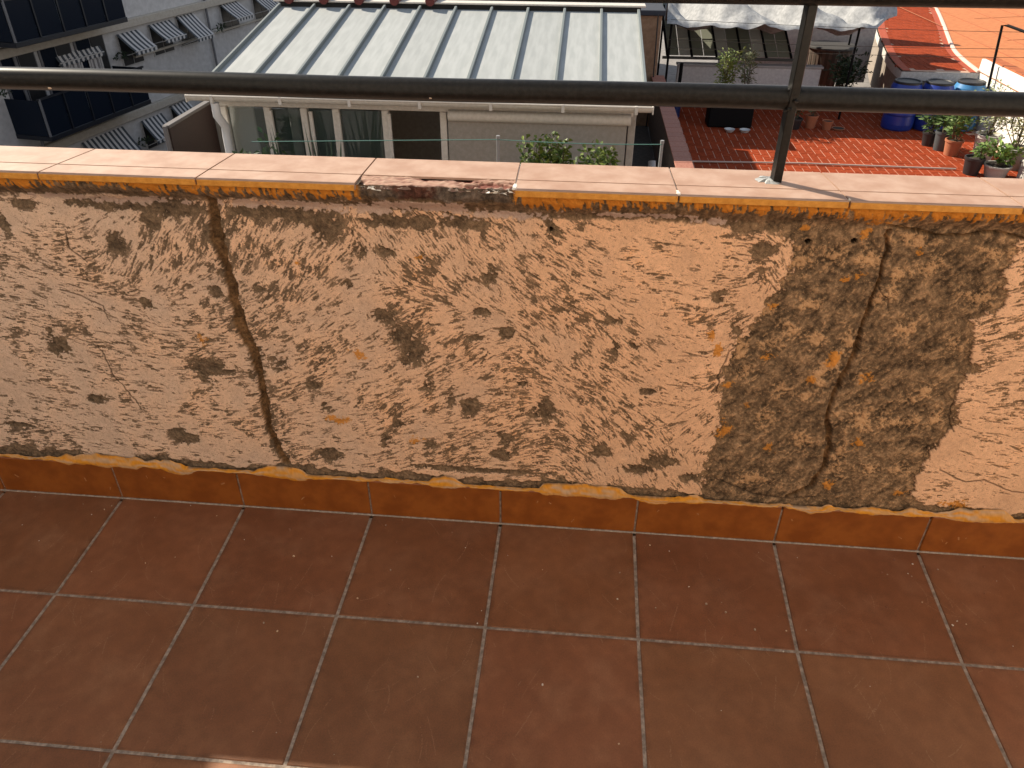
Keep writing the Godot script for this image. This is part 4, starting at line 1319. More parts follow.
func brick_field(parent: Node, x0: float, x1: float, z0: float, z1: float, y: float, ring := PackedVector2Array()):
	# paving bricks in running bond, too small in the picture to pick apart: one mesh of separate bricks
	var b := MB.new()
	# herringbone: each brick covers two cells of the grid
	var u := 0.135
	var nx := int((x1 - x0) / u)
	var nz := int((z1 - z0) / u)
	for i in nx:
		for j in nz:
			var k := posmod(i - j, 4)
			if k == 1 or k == 2: continue
			var sx := 2.0 if k == 0 else 1.0
			var sz := 1.0 if k == 0 else 2.0
			if (k == 0 and i == nx - 1) or (k == 3 and j == nz - 1): continue
			if ring.size() > 0 and not Geometry2D.is_point_in_polygon(Vector2(x0 + (i + sx * 0.5) * u, z0 + (j + sz * 0.5) * u), ring): continue
			b.col = Color(1, 1, 1) * rng.randf_range(0.80, 1.12)
			b.box(Vector3(x0 + (i + sx * 0.5) * u, y - 0.012 + rng.randf_range(-0.001, 0.001), z0 + (j + sz * 0.5) * u), Vector3(sx * u - 0.010, 0.03, sz * u - 0.010), 0.003)
	var bm := mat(Color(0.22, 0.037, 0.014), Color(0.31, 0.058, 0.022), 0.7, 0.9, 0.02, 131)
	bm.metallic_specular = 0.15
	bm.roughness = 0.85
	var o := put("paving_bricks", b.mesh(), bm, parent)
	o.set_meta("kind", "stuff")

func build_hut():
	var h := thing("rooftop_hut", "white glazed rooftop hut with a grey standing-seam metal roof", "hut", Vector3(-1.54, LOW, -5.9))
	# local: x from -2.10 to 2.10, eave front at z 0 and y 2.30, ridge at z -2.45 and y 2.70
	var zinc := mat(Color(0.30, 0.315, 0.31), Color(0.36, 0.375, 0.37), 0.9, 0.55, 0.008, 141, 0.0, 3)
	zinc.uv1_scale = Vector3(2.5, 1.0, 0.4)
	var seamm := plain(Color(0.14, 0.16, 0.16), 0.55)
	var frame := mat(Color(0.50, 0.46, 0.40), Color(0.58, 0.54, 0.48), 0.5, 0.5, 0.02, 142)
	var wallm := mat(Color(0.33, 0.30, 0.26), Color(0.40, 0.37, 0.33), 0.8, 0.9, 0.02, 143)
	var dark := plain(Color(0.02, 0.02, 0.02), 0.8)
	var pane := glass(Color(0.05, 0.075, 0.065), 0.30)
	var E := Vector3(0, 2.30, 0.0)
	var slope := Vector3(0, 0.40, -2.45)
	var sl := slope.length()
	var rot := Basis(Vector3.RIGHT, atan2(0.40, 2.45))
	for i in 10:
		var x := -2.10 + 0.42 * (i + 0.5)
		box_part("roof_panel", E + slope * 0.5 + Vector3(x, 0, 0), Vector3(0.405, 0.03, sl), zinc, h, 0.003, Color(1, 1, 1) * rng.randf_range(0.94, 1.05)).basis = Basis()
		var pn: MeshInstance3D = h.get_child(h.get_child_count() - 1)
		pn.mesh = rotated_box(Vector3(0.412, 0.03, sl), rot, E + slope * 0.5 + Vector3(x, 0, 0), Color(1, 1, 1) * rng.randf_range(0.93, 1.06))
	for i in 11:
		var x := -2.10 + 0.42 * i
		var s := MeshInstance3D.new()
		s.mesh = rotated_box(Vector3(0.030, 0.052, sl - 0.02), rot, E + slope * 0.5 + Vector3(x, 0.030, 0), Color(1, 1, 1))
		s.material_override = seamm
		s.name = numbered(h, "roof_seam")
		h.add_child(s, true)
	# ridge flashing sits proud of the panels; closers between the seams are dark
	box_part("ridge_flashing", Vector3(0, 2.775, -2.55), Vector3(4.36, 0.02, 0.20), frame, h, 0.004)
	box_part("ridge_beam", Vector3(0, 2.715, -2.58), Vector3(4.26, 0.10, 0.16), dark, h, 0.004)
	var tile := mat(Color(0.09, 0.015, 0.012), Color(0.14, 0.025, 0.02), 0.2, 0.7, 0.03, 144)
	for i in 5:
		var x := -2.02 + 0.42 * i
		tube_part("ridge_end_tile", [Vector3(x + 0.04, 2.80, -2.40), Vector3(x + 0.05, 2.84, -2.80)], [0.055, 0.065], tile, h, 10)
	# gutter with brackets and a downpipe at its left end
	var gut := MB.new()
	for i in 8:
		var a0 := PI + PI * i / 8.0
		var a1 := PI + PI * (i + 1) / 8.0
		for r in [0.055, 0.050]:
			var p := Vector3(0, 2.235 + 0.055 + r * sin(a0), 0.05 + r * cos(a0))
			var q := Vector3(0, 2.235 + 0.055 + r * sin(a1), 0.05 + r * cos(a1))
			gut.quad(p + Vector3(-2.2, 0, 0), p + Vector3(2.16, 0, 0), q + Vector3(2.16, 0, 0), q + Vector3(-2.2, 0, 0))
	gut.box(Vector3(-0.02, 2.292, 0.106), Vector3(4.36, 0.016, 0.016), 0.004)
	gut.box(Vector3(-2.2, 2.265, 0.05), Vector3(0.012, 0.07, 0.11), 0.003)
	gut.box(Vector3(2.16, 2.265, 0.05), Vector3(0.012, 0.07, 0.11), 0.003)
	var g := put("gutter", gut.mesh(), frame, h)
	for i in 7:
		box_part("bracket", Vector3(-1.95 + i * 0.66, 2.265, 0.10), Vector3(0.03, 0.075, 0.03), frame, g, 0.004)
	tube_part("downpipe", [Vector3(-1.95, 2.22, 0.05), Vector3(-1.95, 2.10, 0.05), Vector3(-1.93, 1.98, -0.03), Vector3(-1.95, 1.88, -0.06), Vector3(-1.97, 0.05, -0.06)], 0.040, plain(Color(0.62, 0.61, 0.60), 0.5), h, 12)
	# body: head beam, posts, panes with a dark room behind them
	box_part("head_beam", Vector3(-0.02, 2.20, -0.16), Vector3(4.04, 0.10, 0.09), frame, h, 0.006)
	for q in [-1.965, -1.525, -1.16, -0.845, -0.36, 0.205]:
		box_part("door_frame", Vector3(q, 1.075, -0.155), Vector3(0.065, 2.145, 0.075), frame, h, 0.006)
	for q in [[-1.93, -1.56], [-1.49, -1.195], [-1.125, -0.88], [-0.81, -0.395]]:
		box_part("glass_pane", Vector3((q[0] + q[1]) * 0.5, 1.09, -0.155), Vector3(q[1] - q[0], 2.08, 0.008), pane, h, 0.0)
	for q in [[-1.545, -1.50, 0.035], [-1.14, -1.10, 0.03], [-0.87, -0.83, 0.03], [-0.41, -0.33, 0.03]]:
		box_part("sash", Vector3(q[1] + 0.01, 1.09, -0.12), Vector3(0.035, 2.06, q[2]), frame, h, 0.004)
	box_part("roller_blind", Vector3(1.10, 1.04, -0.12), Vector3(1.70, 2.06, 0.012), mat(Color(0.26, 0.235, 0.20), Color(0.31, 0.28, 0.245), 0.6, 0.95, 0.02, 145), h, 0.002)
	var bx := MB.new()
	bx.tube([Vector3(0.26, 2.125, -0.10), Vector3(1.98, 2.125, -0.10)], 0.052, 14)
	put("blind_box", bx.mesh(), frame, h)
	box_part("side_wall", Vector3(2.0, 1.10, -1.35), Vector3(0.07, 2.19, 2.3), wallm, h, 0.004)
	box_part("side_wall", Vector3(-2.03, 1.20, -1.4), Vector3(0.06, 2.2, 2.3), wallm, h, 0.004)
	box_part("back_wall", Vector3(0, 1.25, -2.45), Vector3(4.0, 2.5, 0.08), wallm, h, 0.004)
	box_part("inner_wall", Vector3(0.36, 1.10, -0.95), Vector3(0.06, 2.18, 1.4), dark, h, 0.004)
	# things seen dimly through the glass
	box_part("curtain", Vector3(-1.84, 1.15, -0.26), Vector3(0.26, 2.1, 0.03), plain(Color(0.62, 0.64, 0.61)), h, 0.01)
	box_part("curtain", Vector3(-1.42, 1.15, -0.55), Vector3(0.10, 2.1, 0.04), plain(Color(0.40, 0.41, 0.40)), h, 0.01)
	tube_part("water_heater", [Vector3(-0.98, 0.9, -0.6), Vector3(-0.98, 1.95, -0.6)], 0.06, plain(Color(0.30, 0.31, 0.31)), h, 12)
	box_part("cupboard", Vector3(-1.35, 0.95, -1.7), Vector3(0.9, 1.9, 0.5), plain(Color(0.20, 0.22, 0.21)), h, 0.01)
	box_part("counter", Vector3(-0.55, 0.75, -1.0), Vector3(0.6, 0.5, 0.5), plain(Color(0.35, 0.36, 0.36)), h, 0.01)

func rotated_box(size: Vector3, rot: Basis, at: Vector3, tint: Color) -> ArrayMesh:
	var b := MB.new()
	b.col = tint
	b.box(at, size, 0.004, rot)
	return b.mesh()

# ---------------------------------------------------------------- plants
func shrub(parent: Node, called: String, at: Vector3, h: float, r: float, n: int, ln: float, wd: float, a: Color, bcol: Color, stems := 4, droop := 0.0) -> void:
	var st := MB.new()
	var lf := MB.new()
	st.col = Color(0.10, 0.075, 0.045)
	for s in stems:
		var ang := rng.randf() * TAU
		var lean := rng.randf_range(0.15, 1.0) * r
		var top := at + Vector3(cos(ang) * lean, h * rng.randf_range(0.7, 1.0), sin(ang) * lean)
		var mid := at.lerp(top, 0.5) + Vector3(rng.randf_range(-1, 1), 0, rng.randf_range(-1, 1)) * r * 0.2
		st.tube([at + Vector3(cos(ang), 0, sin(ang)) * 0.02, mid, top], [0.008, 0.006, 0.002], 5)
		for i in int(n / float(stems)):
			var u := rng.randf_range(0.25, 1.0)
			var p := at.lerp(mid, u * 2.0) if u < 0.5 else mid.lerp(top, u * 2.0 - 1.0)
			var d := Vector3(rng.randf_range(-1, 1), rng.randf_range(-0.25 - droop, 0.9 - droop), rng.randf_range(-1, 1)).normalized()
			p += d * rng.randf() * r * 0.45
			lf.col = a.lerp(bcol, rng.randf()) * rng.randf_range(0.8, 1.2)
			lf.leaf(p, d, Vector3(d.z, 1.2, -d.x).normalized(), ln * rng.randf_range(0.6, 1.2), wd * rng.randf_range(0.7, 1.2))
	put("stems", st.mesh(), plain(Color(1, 1, 1), 0.9), parent)
	var m := plain(Color(1, 1, 1), 0.55)
	m.backlight = Color(0.25, 0.3, 0.1)
	put(called, lf.mesh(), m, parent)

func pot(label: String, at: Vector3, r: float, h: float, m: Material, group := "") -> Node3D:
	var t := thing("plant_pot", label, "plant pot", at, group)
	var b := MB.new()
	b.lathe(Vector3.ZERO, [[0.0, 0.002], [r * 0.74, 0.002], [r * 0.95, h * 0.86], [r * 1.04, h * 0.87], [r * 1.04, h], [r * 0.92, h], [r * 0.88, h * 0.88]], 18)
	put("pot", b.mesh(), m, t)
	var s := MB.new()
	s.lathe(Vector3.ZERO, [[r * 0.9, h * 0.88], [r * 0.4, h * 0.90], [0.0, h * 0.91]], 14)
	put("soil", s.mesh(), plain(Color(0.03, 0.02, 0.014), 0.95), t)
	return t

func barrel(label: String, at: Vector3, blue: Material, lid: Material) -> Node3D:
	var t := thing("plastic_barrel", label, "barrel", at, "blue barrels under the raised terrace")
	t.scale = Vector3(1, 0.97, 1)
	var b := MB.new()
	b.lathe(Vector3.ZERO, [[0.0, 0.0], [0.25, 0.0], [0.275, 0.03], [0.285, 0.12], [0.275, 0.28], [0.288, 0.30], [0.288, 0.33], [0.275, 0.35], [0.28, 0.55], [0.290, 0.57], [0.290, 0.60], [0.278, 0.62], [0.268, 0.78], [0.24, 0.85]], 28)
	put("body", b.mesh(), blue, t)
	var l := MB.new()
	l.lathe(Vector3.ZERO, [[0.22, 0.83], [0.238, 0.845], [0.238, 0.885], [0.225, 0.895], [0.21, 0.89], [0.20, 0.875], [0.0, 0.875]], 28)
	put("lid", l.mesh(), lid, t)
	return t

func build_terrace_things():
	# ---- in the hut's yard
	var maroon := mat(Color(0.017, 0.0055, 0.0045), Color(0.025, 0.0085, 0.0065), 0.6, 0.7, 0.02, 151)
	var greym := plain(Color(0.20, 0.20, 0.20), 0.5)
	var scr := thing("maroon_screen", "dark maroon panel screen with slim grey posts left of the metal-roofed hut", "screen", Vector3(-4.0, 0, 0))
	box_part("panel", Vector3(0, -1.72, -6.29), Vector3(0.05, 2.0, 0.98), maroon, scr, 0.004)
	box_part("top_rail", Vector3(0, -0.705, -6.29), Vector3(0.07, 0.03, 1.0), plain(Color(0.10, 0.09, 0.09)), scr, 0.004)
	box_part("post", Vector3(0.0, -1.7, -5.77), Vector3(0.04, 2.02, 0.03), plain(Color(0.12, 0.11, 0.11)), scr, 0.004)
	box_part("post", Vector3(0.02, -1.7, -6.81), Vector3(0.06, 2.02, 0.05), greym, scr, 0.004)
	box_part("end_board", Vector3(0.13, -1.7, -6.83), Vector3(0.14, 1.96, 0.04), maroon, scr, 0.004)
	var b1 := thing("leafy_shrub", "leafy green shrub in front of the hut's roller blind", "shrub", Vector3(-0.2, LOW, -5.2))
	for q in [[-0.17, 2.26], [-0.02, 2.16], [0.12, 2.05], [0.28, 2.12], [0.42, 2.16]]:
		shrub(b1, "foliage", Vector3(q[0], 1.25, rng.randf_range(-0.12, 0.12)), q[1] - 1.25, 0.14, 800, 0.058, 0.036, Color(0.035, 0.075, 0.010), Color(0.13, 0.17, 0.02), 7)
	var tr := MB.new()
	tr.box(Vector3(0.1, 0.62, 0), Vector3(1.0, 1.24, 0.4), 0.02)
	put("trough", tr.mesh(), plain(Color(0.25, 0.23, 0.2), 0.9), b1)
	var b2 := thing("dark_shrub", "dark green bushy plant beside the white downpipe of the hut", "shrub", Vector3(-3.02, LOW, -5.45))
	shrub(b2, "foliage", Vector3(0, 1.1, 0), 0.95, 0.24, 900, 0.09, 0.05, Color(0.015, 0.04, 0.012), Color(0.04, 0.085, 0.02), 8)
	var b3 := thing("sword_plant", "tall sword-leaved plants with dark blades in front of the hut's glass doors", "plant", Vector3(-2.45, LOW, -5.4))
	var bl := MB.new()
	for i in 46:
		var cx: float = [-0.25, 0.1, 0.75][i % 3] + rng.randf_range(-0.06, 0.06)
		var hgt := rng.randf_range(1.75, 2.18) if i % 3 < 2 else rng.randf_range(1.7, 2.0)
		var lean := Vector3(rng.randf_range(-0.25, 0.25), 0, rng.randf_range(-0.2, 0.2))
		bl.col = Color(0.018, 0.036, 0.016) * rng.randf_range(0.7, 1.6)
		var p0 := Vector3(cx, 0.4, rng.randf_range(-0.1, 0.1))
		var pm := p0 + Vector3(0, (hgt - 0.4) * 0.55, 0) + lean * 0.4
		var p1 := p0 + Vector3(0, hgt - 0.4, 0) + lean
		var s := Vector3(0.028, 0, 0.008)
		bl.quad(p0 - s, p0 + s, pm + s * 0.9, pm - s * 0.9)
		bl.tri(pm - s * 0.9, pm + s * 0.9, p1)
	put("blades", bl.mesh(), plain(Color(1, 1, 1), 0.5), b3)
	var wash := thing("washing_line", "green plastic washing line on two slim grey posts before the hut", "washing line", Vector3(0, 0, 0))
	for x in [-0.644, 0.60]:
		tube_part("post", [Vector3(x, LOW, -4.5), Vector3(x, -0.345, -4.5)], 0.012, greym, wash, 10)
		tube_part("post_cap", [Vector3(x, -0.35, -4.5), Vector3(x, -0.325, -4.5)], 0.015, greym, wash, 10)
	var line := []
	for i in 31:
		var x := lerpf(-2.6, 0.6, i / 30.0)
		var sag := 0.012 * sin(PI * clampf((x + 0.644) / 1.244, 0, 1)) if x > -0.644 else 0.075 * clampf((-0.644 - x) / 1.956, 0, 1)
		line.append(Vector3(x, -0.352 - sag, -4.49))
	tube_part("line", line, 0.0032, plain(Color(0.08, 0.20, 0.17), 0.5), wash, 6)
	for q in [[0.78, -7.3], [0.92, -7.6]]:
		var pp := thing("grey_pipe", "grey plastic pipe leaning in the dark gap %s the hut" % ("right beside" if q[0] < 0.8 else "between the coping wall and"), "pipe", Vector3(q[0], LOW, q[1]))
		tube_part("pipe", [Vector3(0, 0.02, 0.6), Vector3(-0.1, 1.25, 0.0)], 0.045, plain(Color(0.22, 0.23, 0.25), 0.5), pp, 10)
	# ---- on the red terrace: planter, cold frame, wall, tarpaulin
	var black := plain(Color(0.006, 0.006, 0.0065), 0.6)
	black.metallic_specular = 0.2
	var white := mat(Color(0.48, 0.46, 0.47), Color(0.58, 0.56, 0.56), 0.8, 0.85, 0.02, 161)
	var pl := thing("black_planter", "large black square planter standing on the red paving", "planter", Vector3(2.76, LOW, -13.95))
	box_part("tub", Vector3(0, 0.26, 0), Vector3(0.82, 0.50, 0.42), black, pl, 0.02)
	box_part("soil", Vector3(0, 0.505, 0), Vector3(0.74, 0.03, 0.35), plain(Color(0.03, 0.02, 0.014), 0.95), pl, 0.01)
	var pa := thing("yellowish_shrub", "airy yellow-green shrub growing from the left of the black planter", "shrub", Vector3(2.60, LOW, -13.98))
	shrub(pa, "foliage", Vector3(0, 0.51, 0), 0.85, 0.32, 520, 0.085, 0.035, Color(0.08, 0.13, 0.02), Color(0.20, 0.22, 0.05), 9)
	var pb := thing("sparse_shrub", "sparse dark shrub growing from the right of the black planter", "shrub", Vector3(3.0, LOW, -13.95))
	shrub(pb, "foliage", Vector3(0, 0.51, 0), 0.95, 0.22, 300, 0.08, 0.03, Color(0.06, 0.075, 0.03), Color(0.12, 0.13, 0.06), 6)
	for q in [[-0.12, 0.3], [0.16, 0.33]]:
		var bo := thing("white_bowl", "small white bowl on the paving %s the black planter" % ("in front, nearer the left side of" if q[0] < 0 else "in front, nearer the right side of"), "bowl", Vector3(2.85 + q[0], LOW, -13.56 + q[1] * 0.2))
		var bm := MB.new()
		bm.lathe(Vector3.ZERO, [[0.0, 0.005], [0.06, 0.005], [0.10, 0.06], [0.095, 0.06], [0.055, 0.015], [0.0, 0.012]], 16)
		put("bowl", bm.mesh(), plain(Color(0.5, 0.5, 0.5), 0.4), bo)
	var lw := thing("planter_wall", "low white-grey wall below the cold frame at the back of the red terrace", "wall", Vector3(3.3, LOW, -15.6))
	box_part("wall", Vector3(0, 0.38, 0), Vector3(2.86, 0.74, 0.16), white, lw, 0.01)
	box_part("coping", Vector3(0, 0.775, 0), Vector3(2.92, 0.04, 0.22), plain(Color(0.35, 0.33, 0.33), 0.8), lw, 0.006)
	var cf := thing("cold_frame", "lean-to cold frame of olive and clear plastic sheets on black rafters", "cold frame", Vector3(0, 0, 0))
	for i in 6:
		var x := 1.55 + i * 0.50
		tube_part("rafter", [Vector3(x + 0.10, -1.80, -15.75), Vector3(x - 0.02, -0.98, -17.2)], 0.028, black, cf, 6)
		if i < 5:
			for s in 2:
				var sh := MB.new()
				var xa := x + 0.03 + s * 0.235
				var xb := xa + 0.225
				var olive := (i * 2 + s) % 3 != 1
				sh.quad(Vector3(xa + 0.08, -1.79, -15.75), Vector3(xb + 0.08, -1.79, -15.75), Vector3(xb - 0.02, -0.97, -17.2), Vector3(xa - 0.02, -0.97, -17.2))
				for k in 5:
					var u := (k + 0.5) / 5.0
					sh.box(Vector3((xa + xb) * 0.5 + lerpf(0.08, -0.02, u), lerpf(-1.785, -0.965, u), lerpf(-15.75, -17.2, u)), Vector3(0.225, 0.012, 0.02), 0.0)
				put("plastic_sheet", sh.mesh(), plain(Color(0.19, 0.20, 0.155) if olive else Color(0.40, 0.40, 0.36), 0.6), cf)
	tube_part("front_rail", [Vector3(1.55, -1.83, -15.72), Vector3(4.3, -1.83, -15.72)], 0.03, plain(Color(0.06, 0.06, 0.055)), cf, 6)
	var tp := thing("tarpaulin", "creased white tarpaulin stretched over the back of the red terrace", "tarpaulin", Vector3.ZERO)
	var nz := FastNoiseLite.new()
	nz.seed = 9; nz.frequency = 1.1; nz.fractal_octaves = 3
	var st := SurfaceTool.new()
	st.begin(Mesh.PRIMITIVE_TRIANGLES)
	var nx := 150
	var nr := 50
	for i in nx:
		for j in nr:
			var u := float(i) / (nx - 1)
			var s := float(j) / (nr - 1)
			var x := lerpf(1.45, 5.85, u) + 0.15 * s
			var fold := sin((u * 6.5 + s * 2.8 + 0.35 * nz.get_noise_2d(u * 3.0, s)) * TAU * 0.5)
			var y := -0.95 + 0.10 * s + 0.42 * fold * (0.75 - 0.25 * s) * smoothstep(0.0, 0.25, s) + 0.06 * nz.get_noise_2d(u * 6.0, s * 4.0)
			y -= 0.10 * absf(sin(u * PI * 5.0)) * pow(1.0 - s, 3.0) * 0.5
			var tip := smoothstep(0.82, 1.0, u)
			y += 0.10 * tip
			var z := lerpf(-14.4, -17.2, s) - tip * 0.9 * (1.0 - s)
			if j == 0: y -= 0.05
			st.add_vertex(Vector3(x, y, z))
	for i in nx - 1:
		for j in nr - 1:
			var k := i * nr + j
			for q in [k, k + 1, k + nr, k + 1, k + nr + 1, k + nr]:
				st.add_index(q)
	st.generate_normals()
	var tm := mat(Color(0.20, 0.205, 0.21), Color(0.36, 0.365, 0.37), 0.9, 0.8, 0.02, 162)
	tm.backlight = Color(0.15, 0.15, 0.15)
	put("sheet", st.commit(), tm, tp)
	for q in [[1.55, -14.5], [5.0, -14.6], [1.6, -17.0], [5.6, -17.0]]:
		tube_part("pole", [Vector3(q[0], LOW, q[1]), Vector3(q[0], -1.02, q[1])], 0.022, black, tp, 8)
	var lg := thing("garden_lamp_post", "dark post with a small blue drum at its foot by the terrace wall", "post", Vector3(1.78, LOW, -14.6))
	tube_part("post", [Vector3(0.05, 0.0, 0), Vector3(0.05, 0.98, 0)], 0.035, black, lg, 8)
	var dr := MB.new()
	dr.lathe(Vector3(0.02, 0, 0.12), [[0.0, 0.0], [0.09, 0.0], [0.10, 0.36], [0.0, 0.38]], 16)
	put("drum", dr.mesh(), plain(Color(0.015, 0.03, 0.12), 0.4), lg)
	# ---- round table with its cloth, and what stands near it
	var tb := thing("round_table", "round table with a dark top beside the rear grey wall", "table", Vector3(5.25, LOW, -17.0))
	var tt := MB.new()
	tt.lathe(Vector3.ZERO, [[0.0, 0.90], [0.50, 0.90], [0.52, 0.92], [0.52, 0.95], [0.50, 0.96], [0.0, 0.96]], 28)
	put("tabletop", tt.mesh(), plain(Color(0.045, 0.043, 0.042), 0.7), tb)
	var sk := MB.new()
	for i in 40:
		var a0 := TAU * i / 40.0
		var a1 := TAU * (i + 1) / 40.0
		sk.col = Color(0.09, 0.06, 0.045) * (1.0 if i % 2 else 0.6)
		var r := 0.40 + 0.03 * sin(i * 2.1)
		sk.quad(Vector3(cos(a0) * r, 0.05, sin(a0) * r), Vector3(cos(a1) * r, 0.05, sin(a1) * r), Vector3(cos(a1) * 0.45, 0.90, sin(a1) * 0.45), Vector3(cos(a0) * 0.45, 0.90, sin(a0) * 0.45))
	put("skirt", sk.mesh(), plain(Color(1, 1, 1), 0.9), tb)
	var dp := pot("white pot with a dark bushy plant in front of the round table", Vector3(5.25, LOW, -15.6), 0.22, 0.30, plain(Color(0.45, 0.45, 0.46), 0.5))
	shrub(dp, "foliage", Vector3(0, 0.28, 0), 0.75, 0.36, 600, 0.11, 0.05, Color(0.012, 0.026, 0.010), Color(0.03, 0.055, 0.02), 9)
	var bw := thing("rear_wall", "pale wall with a small dark window closing the back of the red terrace", "wall", Vector3(4.6, 0, -18.3))
	box_part("wall", Vector3(0.2, -1.6, 0), Vector3(3.4, 2.3, 0.2), mat(Color(0.36, 0.32, 0.30), Color(0.46, 0.42, 0.39), 1.0, 0.9, 0.02, 163), bw, 0.01)
	box_part("window", Vector3(0.0, -1.05, 0.11), Vector3(0.35, 0.5, 0.03), black, bw, 0.004)
	box_part("door_strip", Vector3(-0.55, -1.3, 0.11), Vector3(0.14, 1.4, 0.03), plain(Color(0.6, 0.6, 0.58)), bw, 0.004)
	# ---- barrels
	var blue := plain(Color(0.010, 0.032, 0.24), 0.35)
	var pale := plain(Color(0.05, 0.20, 0.42), 0.35)
	var lidm := plain(Color(0.012, 0.012, 0.014), 0.55)
	barrel("dark blue plastic barrel with black lid, leftmost of the three under the raised terrace", Vector3(5.93, LOW, -14.1), blue, lidm)
	barrel("dark blue plastic barrel with black lid, between the other two barrels", Vector3(6.50, LOW, -14.1), blue, lidm)
	barrel("lighter blue barrel in the sun, beside the white wall", Vector3(7.10, LOW, -14.2), pale, lidm)
	# ---- pots along the white wall
	var blackp := plain(Color(0.018, 0.018, 0.02), 0.45)
	var clay := mat(Color(0.30, 0.10, 0.045), Color(0.38, 0.14, 0.07), 0.3, 0.85, 0.03, 164)
	var greyp := plain(Color(0.06, 0.07, 0.075), 0.5)
	var conc := mat(Color(0.30, 0.29, 0.27), Color(0.42, 0.41, 0.38), 0.3, 0.9, 0.03, 165)
	var G := "pots along the white wall"
	var p := pot("black pot with small leafy plant, farthest of the potted row", Vector3(6.13, LOW, -13.0), 0.125, 0.24, blackp, G)
	shrub(p, "foliage", Vector3(0, 0.22, 0), 0.42, 0.22, 190, 0.10, 0.05, Color(0.04, 0.085, 0.02), Color(0.10, 0.16, 0.04), 6)
	p = pot("tall grey pot with leafy plant, second from the back of the row", Vector3(6.24, LOW, -12.74), 0.13, 0.33, greyp, G)
	shrub(p, "foliage", Vector3(0, 0.31, 0), 0.50, 0.28, 260, 0.12, 0.06, Color(0.04, 0.09, 0.02), Color(0.12, 0.18, 0.05), 7)
	p = pot("terracotta pot with green plant in the middle of the row", Vector3(6.33, LOW, -12.46), 0.145, 0.27, clay, G)
	shrub(p, "foliage", Vector3(0, 0.25, 0), 0.50, 0.25, 250, 0.10, 0.05, Color(0.05, 0.11, 0.02), Color(0.14, 0.20, 0.05), 7)
	p = pot("low black pot standing nearest on the red paving, with drooping leaves", Vector3(6.27, LOW, -11.45), 0.15, 0.28, blackp, G)
	shrub(p, "foliage", Vector3(0.08, 0.26, 0), 0.26, 0.20, 150, 0.09, 0.045, Color(0.06, 0.13, 0.02), Color(0.18, 0.26, 0.06), 6, 0.2)
	p = pot("wide grey concrete pot with bright green seedlings beside the low black pot", Vector3(6.60, LOW, -11.35), 0.20, 0.20, conc, G)
	shrub(p, "foliage", Vector3(0, 0.18, 0), 0.30, 0.25, 200, 0.11, 0.055, Color(0.07, 0.15, 0.02), Color(0.20, 0.30, 0.06), 7)
	p = pot("white tub with silvery trailing plant behind the terracotta pot", Vector3(6.78, LOW, -12.3), 0.20, 0.42, plain(Color(0.52, 0.50, 0.46), 0.8), G)
	shrub(p, "foliage", Vector3(0, 0.40, 0), 0.80, 0.42, 700, 0.06, 0.03, Color(0.16, 0.20, 0.08), Color(0.34, 0.36, 0.20), 12, 0.2)
	p = pot("grey concrete pot with tall dry yellowish plant against the white wall", Vector3(7.05, LOW, -11.85), 0.22, 0.34, conc, G)
	shrub(p, "foliage", Vector3(0, 0.3, 0), 0.95, 0.42, 520, 0.07, 0.028, Color(0.18, 0.19, 0.07), Color(0.36, 0.34, 0.16), 12)
	p = pot("black bowl-shaped pot with thin twigs close to the white wall", Vector3(7.15, LOW, -11.35), 0.20, 0.24, blackp, G)
	shrub(p, "foliage", Vector3(0, 0.22, 0), 0.85, 0.36, 240, 0.07, 0.03, Color(0.20, 0.17, 0.06), Color(0.36, 0.30, 0.12), 9)
	var tg := thing("concrete_trough", "long pale concrete trough with a green plant, nearest to us by the white wall", "trough", Vector3(7.10, LOW, -10.75))
	box_part("side", Vector3(-0.22, 0.17, 0), Vector3(0.05, 0.34, 0.90), conc, tg, 0.01)
	box_part("side", Vector3(0.22, 0.17, 0), Vector3(0.05, 0.34, 0.90), conc, tg, 0.01)
	box_part("end", Vector3(0, 0.17, -0.425), Vector3(0.39, 0.335, 0.05), conc, tg, 0.01)
	box_part("end", Vector3(0, 0.17, 0.425), Vector3(0.39, 0.335, 0.05), conc, tg, 0.01)
	box_part("soil", Vector3(0, 0.13, 0), Vector3(0.39, 0.26, 0.80), plain(Color(0.04, 0.028, 0.02), 0.95), tg, 0.0)
	shrub(tg, "foliage", Vector3(0, 0.26, -0.1), 0.45, 0.3, 240, 0.10, 0.05, Color(0.06, 0.13, 0.02), Color(0.18, 0.26, 0.06), 7)
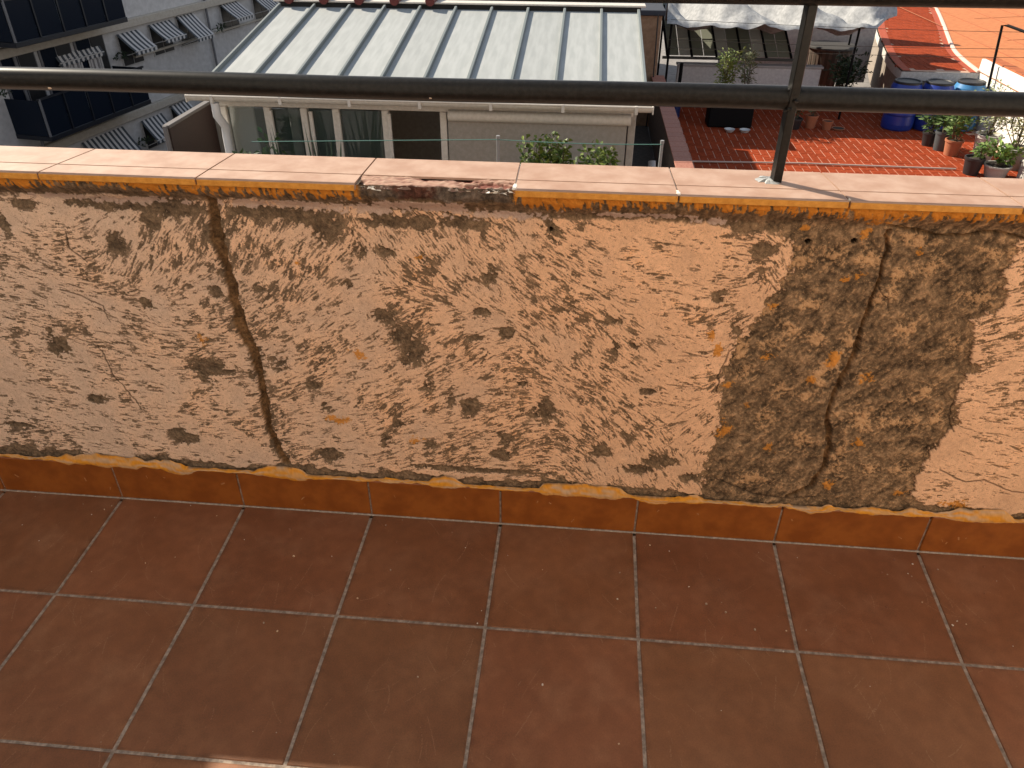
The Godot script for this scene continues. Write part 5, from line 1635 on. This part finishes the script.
	# small pots in the shade behind our post
	var names := ["round clay pot with a dark seedling, second from the black planter", "squat black pot nearest to the black planter", "small clay pot tipped beside a saucer, in the shade", "clay saucer lying on the shaded red paving"]
	for i in 4:
		var q = [[4.30, -13.95, 0.115, 0.24], [3.98, -13.85, 0.13, 0.2], [4.58, -13.85, 0.10, 0.17], [4.80, -13.85, 0.12, 0.04]][i]
		var sp := pot(names[i], Vector3(q[0], LOW, q[1]), q[2], q[3], clay if i != 1 else blackp, "small pots in the shade of the red terrace")
		if i < 2: shrub(sp, "foliage", Vector3(0, q[3], 0), 0.35, 0.2, 120, 0.09, 0.04, Color(0.03, 0.05, 0.02), Color(0.08, 0.1, 0.04), 5)
	# ---- rail on the white wall, wires across, cord on the paving
	var rail := thing("wall_handrail", "thin black handrail bracketed to the white wall at the far right", "handrail", Vector3.ZERO)
	tube_part("bar", [Vector3(7.33, -1.98, -14.0), Vector3(7.33, -0.90, -14.25), Vector3(7.36, -0.885, -14.1), Vector3(7.36, -0.87, -10.5)], 0.024, black, rail, 8)
	tube_part("bar", [Vector3(7.33, -0.87, -10.5), Vector3(7.33, -1.98, -10.5)], 0.024, black, rail, 8)
	for k in 2:
		tube_part("wall_spike", [Vector3(7.40, -2.35, -12.9 + k * 0.75), Vector3(7.38, -1.75, -12.95 + k * 0.75)], 0.012, black, rail, 5)
	for q in [[0.0, -0.04, "uppermost"], [-0.205, -0.19, "middle"], [-0.285, -0.28, "lowest"]]:
		var wr := thing("wire", "thin dark wire across the red terrace, %s of the three" % q[2], "wire", Vector3.ZERO, "wires across the red terrace")
		var path := []
		for i in 17:
			var u := i / 16.0
			path.append(Vector3(lerpf(0.9, 6.5, u), lerpf(q[0], q[1], u) - 0.04 * sin(PI * u), -8.0))
		tube_part("wire", path, 0.0026, plain(Color(0.03, 0.025, 0.02)), wr, 5)
	var cord := thing("cord", "pale cord lying straight across the red paving near our parapet", "cord", Vector3.ZERO)
	tube_part("cord", [Vector3(1.6, LOW + 0.03, -11.55), Vector3(3.6, LOW + 0.03, -11.65), Vector3(6.1, LOW + 0.03, -11.60)], 0.014, plain(Color(0.42, 0.33, 0.28)), cord, 6)
